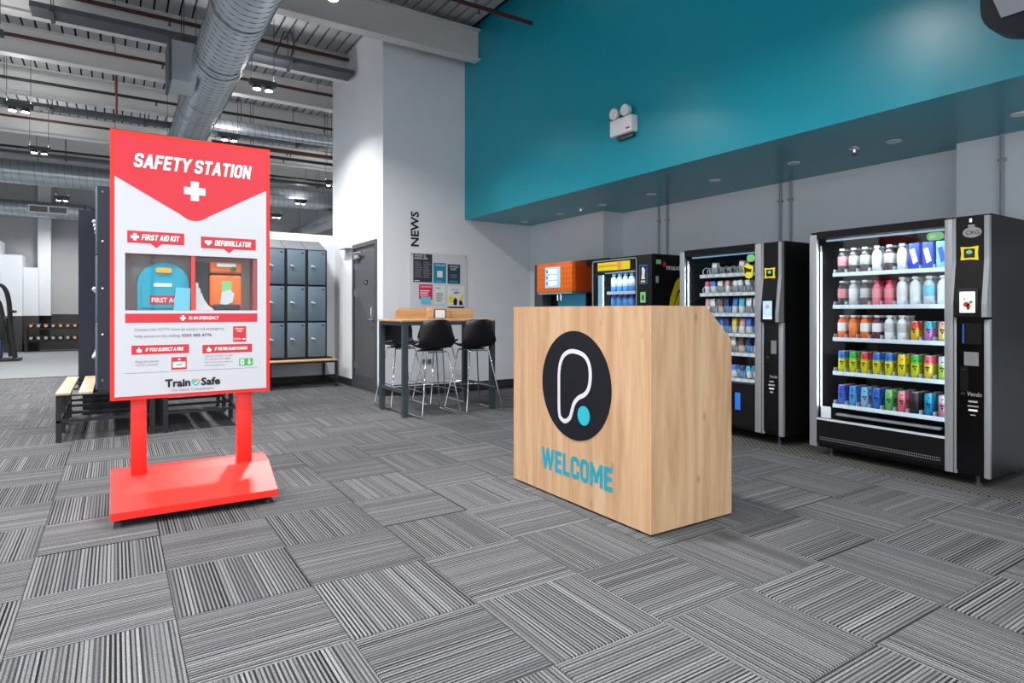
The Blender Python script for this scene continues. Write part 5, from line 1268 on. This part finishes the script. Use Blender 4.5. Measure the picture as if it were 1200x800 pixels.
# ------------------------------------------------------------------ high table and stools
tb = thing('high_table', 'high oak table with dark steel legs and an upright divider', 'table', (3.13, 6.45, 0))
tx0, tx1, ty0, ty1 = 2.57, 3.71, 6.09, 6.81
B().box(tx0-.01, tx1+.01, ty0-.01, ty1+.01, 1.022, 1.046, .003).build('table_top', 'oak_flat', tb)
for x in (tx0, tx1-.055):
    for y in (ty0, ty1-.055): B().box(x, x+.055, y, y+.055, 0, .985).build('leg', 'table_steel', tb, 0)
b = B(); b.box(tx0, tx1, ty0, ty0+.05, .982, 1.02); b.box(tx0, tx1, ty1-.05, ty1, .982, 1.02); b.box(tx0, tx0+.05, ty0+.05, ty1-.05, .982, 1.02); b.box(tx1-.05, tx1, ty0+.05, ty1-.05, .982, 1.02); b.build('apron', 'table_steel', tb, 0)
for x in (tx0+.01, tx1-.045): B().box(x, x+.035, ty0+.05, ty1-.05, .25, .285).build('stretcher', 'table_steel', tb, 0)
B().prism([(2.63, 1.047)]+[(2.665-.035*math.cos(PI/2*k/5), 1.135+.035*math.sin(PI/2*k/5)) for k in range(6)]+[(3.585+.035*math.sin(PI/2*k/5), 1.135+.035*math.cos(PI/2*k/5)) for k in range(6)]+[(3.62, 1.047)], 'Y', 6.44, 6.465).build('divider', 'oak_flat', tb, 0, 'upright oak divider')
B().box(3.0, 3.28, 6.405, 6.44, 1.047, 1.175, .003).build('divider_block', 'oak_flat', tb)
ch = thing('card_holder', 'small steel holder with a white card on the high table', 'card holder', (3.14, 6.39, 1.047))
B().box(3.075, 3.225, 6.392, 6.404, 1.048, 1.16, .002).build('holder_frame', 'galv_dark', ch); B().box(3.09, 3.21, 6.3895, 6.3915, 1.058, 1.15).build('card', 'paper', ch, 0)

def stool_proto():
    t = thing('bar_stool', '', 'stool', (0, 0, 0), 'black shell bar stools')
    prof = [(.20, .735), (.17, .745), (.10, .735), (.02, .722), (-.06, .718), (-.12, .728), (-.165, .76), (-.19, .82), (-.205, .90), (-.217, .97), (-.225, 1.02), (-.228, 1.045)]
    wid = [.16, .195, .21, .215, .217, .218, .218, .212, .202, .185, .155, .10]
    rows = []
    for (y, z), hw in zip(prof, wid):
        r = []
        for k in range(13):
            u = (k-6)/6
            back = max(0, min(1, (z-.73)/.2))
            r.append((hw*math.sin(u*PI/2*.92)/math.sin(PI/2*.92), y+back*.10*u*u, z+(1-back)*.045*abs(u)**2.4))
        rows.append(r)
    b = B(); b.grid(rows)
    bmesh.ops.recalc_face_normals(b.bm, faces=b.bm.faces)
    bmesh.ops.solidify(b.bm, geom=b.bm.faces[:], thickness=.012)
    sh_ = b.build('seat_shell', 'shell_black', t, 70)
    B().box(-.1, .1, -.1, .1, .70, .716, .004).build('mount_plate', 'shell_black', t)
    for s_ in (-1, 1):
        x0, x1 = s_*.10, s_*.235
        pth = [(x0, -.12, .705), (s_*.125, -.135, .69), (x1-s_*.006, -.265, .03), (x1, -.26, .012), (x1, -.24, .009), (x1, .24, .009), (x1, .26, .012), (x1-s_*.006, .265, .03), (s_*.125, .135, .69), (x0, .12, .705)]
        B().tube(pth, .008, 8).build('sled_leg', 'chrome', t, 60)
        for y in (-.2, .2): B().cyl((x1, y, .0), (x1, y, .006), .009, n=8).build('glide', 'text_black', t)
    f = .28
    B().cyl((-.19, .222, .27), (.19, .222, .27), .007, n=8).build('foot_rest', 'chrome', t)
    for s_ in (-1, 1): B().cyl((s_*.19, -.222, .27), (s_*.19, .222, .27), .006, n=8).build('side_bar', 'chrome', t)
    B().cyl((-.12, -.13, .69), (.12, -.13, .69), .007, n=8).build('seat_bar', 'chrome', t); B().cyl((-.12, .13, .69), (.12, .13, .69), .007, n=8).build('seat_bar', 'chrome', t)
    return t
sp_ = stool_proto()
for k, (x, y, rz, l) in enumerate(((2.935, 6.17, 0, 'black shell bar stool nearest the camera, left, back towards us'), (3.465, 6.17, 0, 'black shell bar stool on the near side of the high table, right'), (2.90, 6.95, PI, 'black shell bar stool on the far side of the high table, left'), (3.40, 6.95, PI, 'black shell bar stool on the far side of the high table, right'))):
    o = sp_ if k == 0 else copy_tree(sp_)
    o.location = (x, y, 0); o.rotation_euler = (0, 0, rz); o['label'] = l

# ------------------------------------------------------------------ far gym
rk = thing('dumbbell_rack', 'black dumbbell rack along the far gym wall', 'rack', (-1.2, 21.55, 0))
for z in (.28, .62): B().box(-2.1, -.3, 21.35, 21.75, z, z+.03).build('rack_shelf', 'gym_black', rk, 0)
for x in (-2.06, -.35):
    for y in (21.39, 21.71): B().box(x-.03, x+.03, y-.03, y+.03, 0, .66).build('leg', 'gym_black', rk, 0)
def db_proto(m):
    t = thing('dumbbell', '', 'dumbbell', (0, 0, 0), 'dumbbells on the rack')
    B().cyl((0, -.09, .07), (0, .09, .07), .016, n=8).build('grip', 'chrome', t)
    for s_ in (-1, 1):
        h = B().lathe([(.05, 0), (.07, .01), (.07, .07), (.05, .08)], (0, s_*.13-.04, .07), 6, 'Y').build('head', 'gym_black', t, 20)
        B().cyl((0, s_*.175, .07), (0, s_*.178, .07), .04, n=10).build('head_disc', m, h)
    return t
dps = [db_proto('gym_orange'), db_proto('gym_grey')]; used = [False, False]
for r, z in enumerate((.31, .65)):
    for k in range(10):
        w_ = 0 if r == 1 and k % 2 == 0 or (r == 0 and k in (6, 9)) else 1
        o = dps[w_] if not used[w_] else copy_tree(dps[w_]); used[w_] = True
        o.location = (-1.95+k*.165, 21.55+random.uniform(-.03, .03), z+.001)
        o['label'] = f'{("orange", "grey")[w_]}-ended black dumbbell on the {("lower", "upper")[r]} rack shelf, {ORD[k]} from left'
el = thing('exercise_machine', 'black curved-tube exercise machine at the left edge of the gym', 'exercise machine', (-2.15, 18.2, 0))
for s_ in (-.16, .16):
    B().tube(smoothpath([(-1.92, 18.0+s_, .03), (-2.0, 18.0+s_, .7), (-2.04, 18.0+s_, 1.35), (-2.12, 18.0+s_, 1.66), (-2.26, 18.0+s_, 1.74), (-2.42, 18.0+s_, 1.6)], 5, False), .03, 8).build('upright', 'gym_black', el, 60)
    B().tube(smoothpath([(-2.0, 18.0+s_, .1), (-2.1, 18.0+s_, .7), (-2.2, 18.0+s_, 1.3), (-2.3, 18.0+s_, 1.4)], 5, False), .025, 8).build('handle_bar', 'gym_black', el, 60)
B().box(-2.7, -1.82, 17.75, 18.25, 0, .06, .01).build('base_frame', 'gym_black', el)
B().cyl((-1.95, 17.8, 1.12), (-1.95, 18.2, 1.12), .035, n=10).build('cross_bar', 'gym_black', el)
B().box(-2.6, -2.15, 17.85, 18.15, .06, .5, .05).build('drive_cover', mat('cover_blue', (30, 52, 84), .4), el)
B().box(-2.3, -2.05, 17.9, 18.1, .5, 1.0, .03).build('mast', 'gym_black', el)
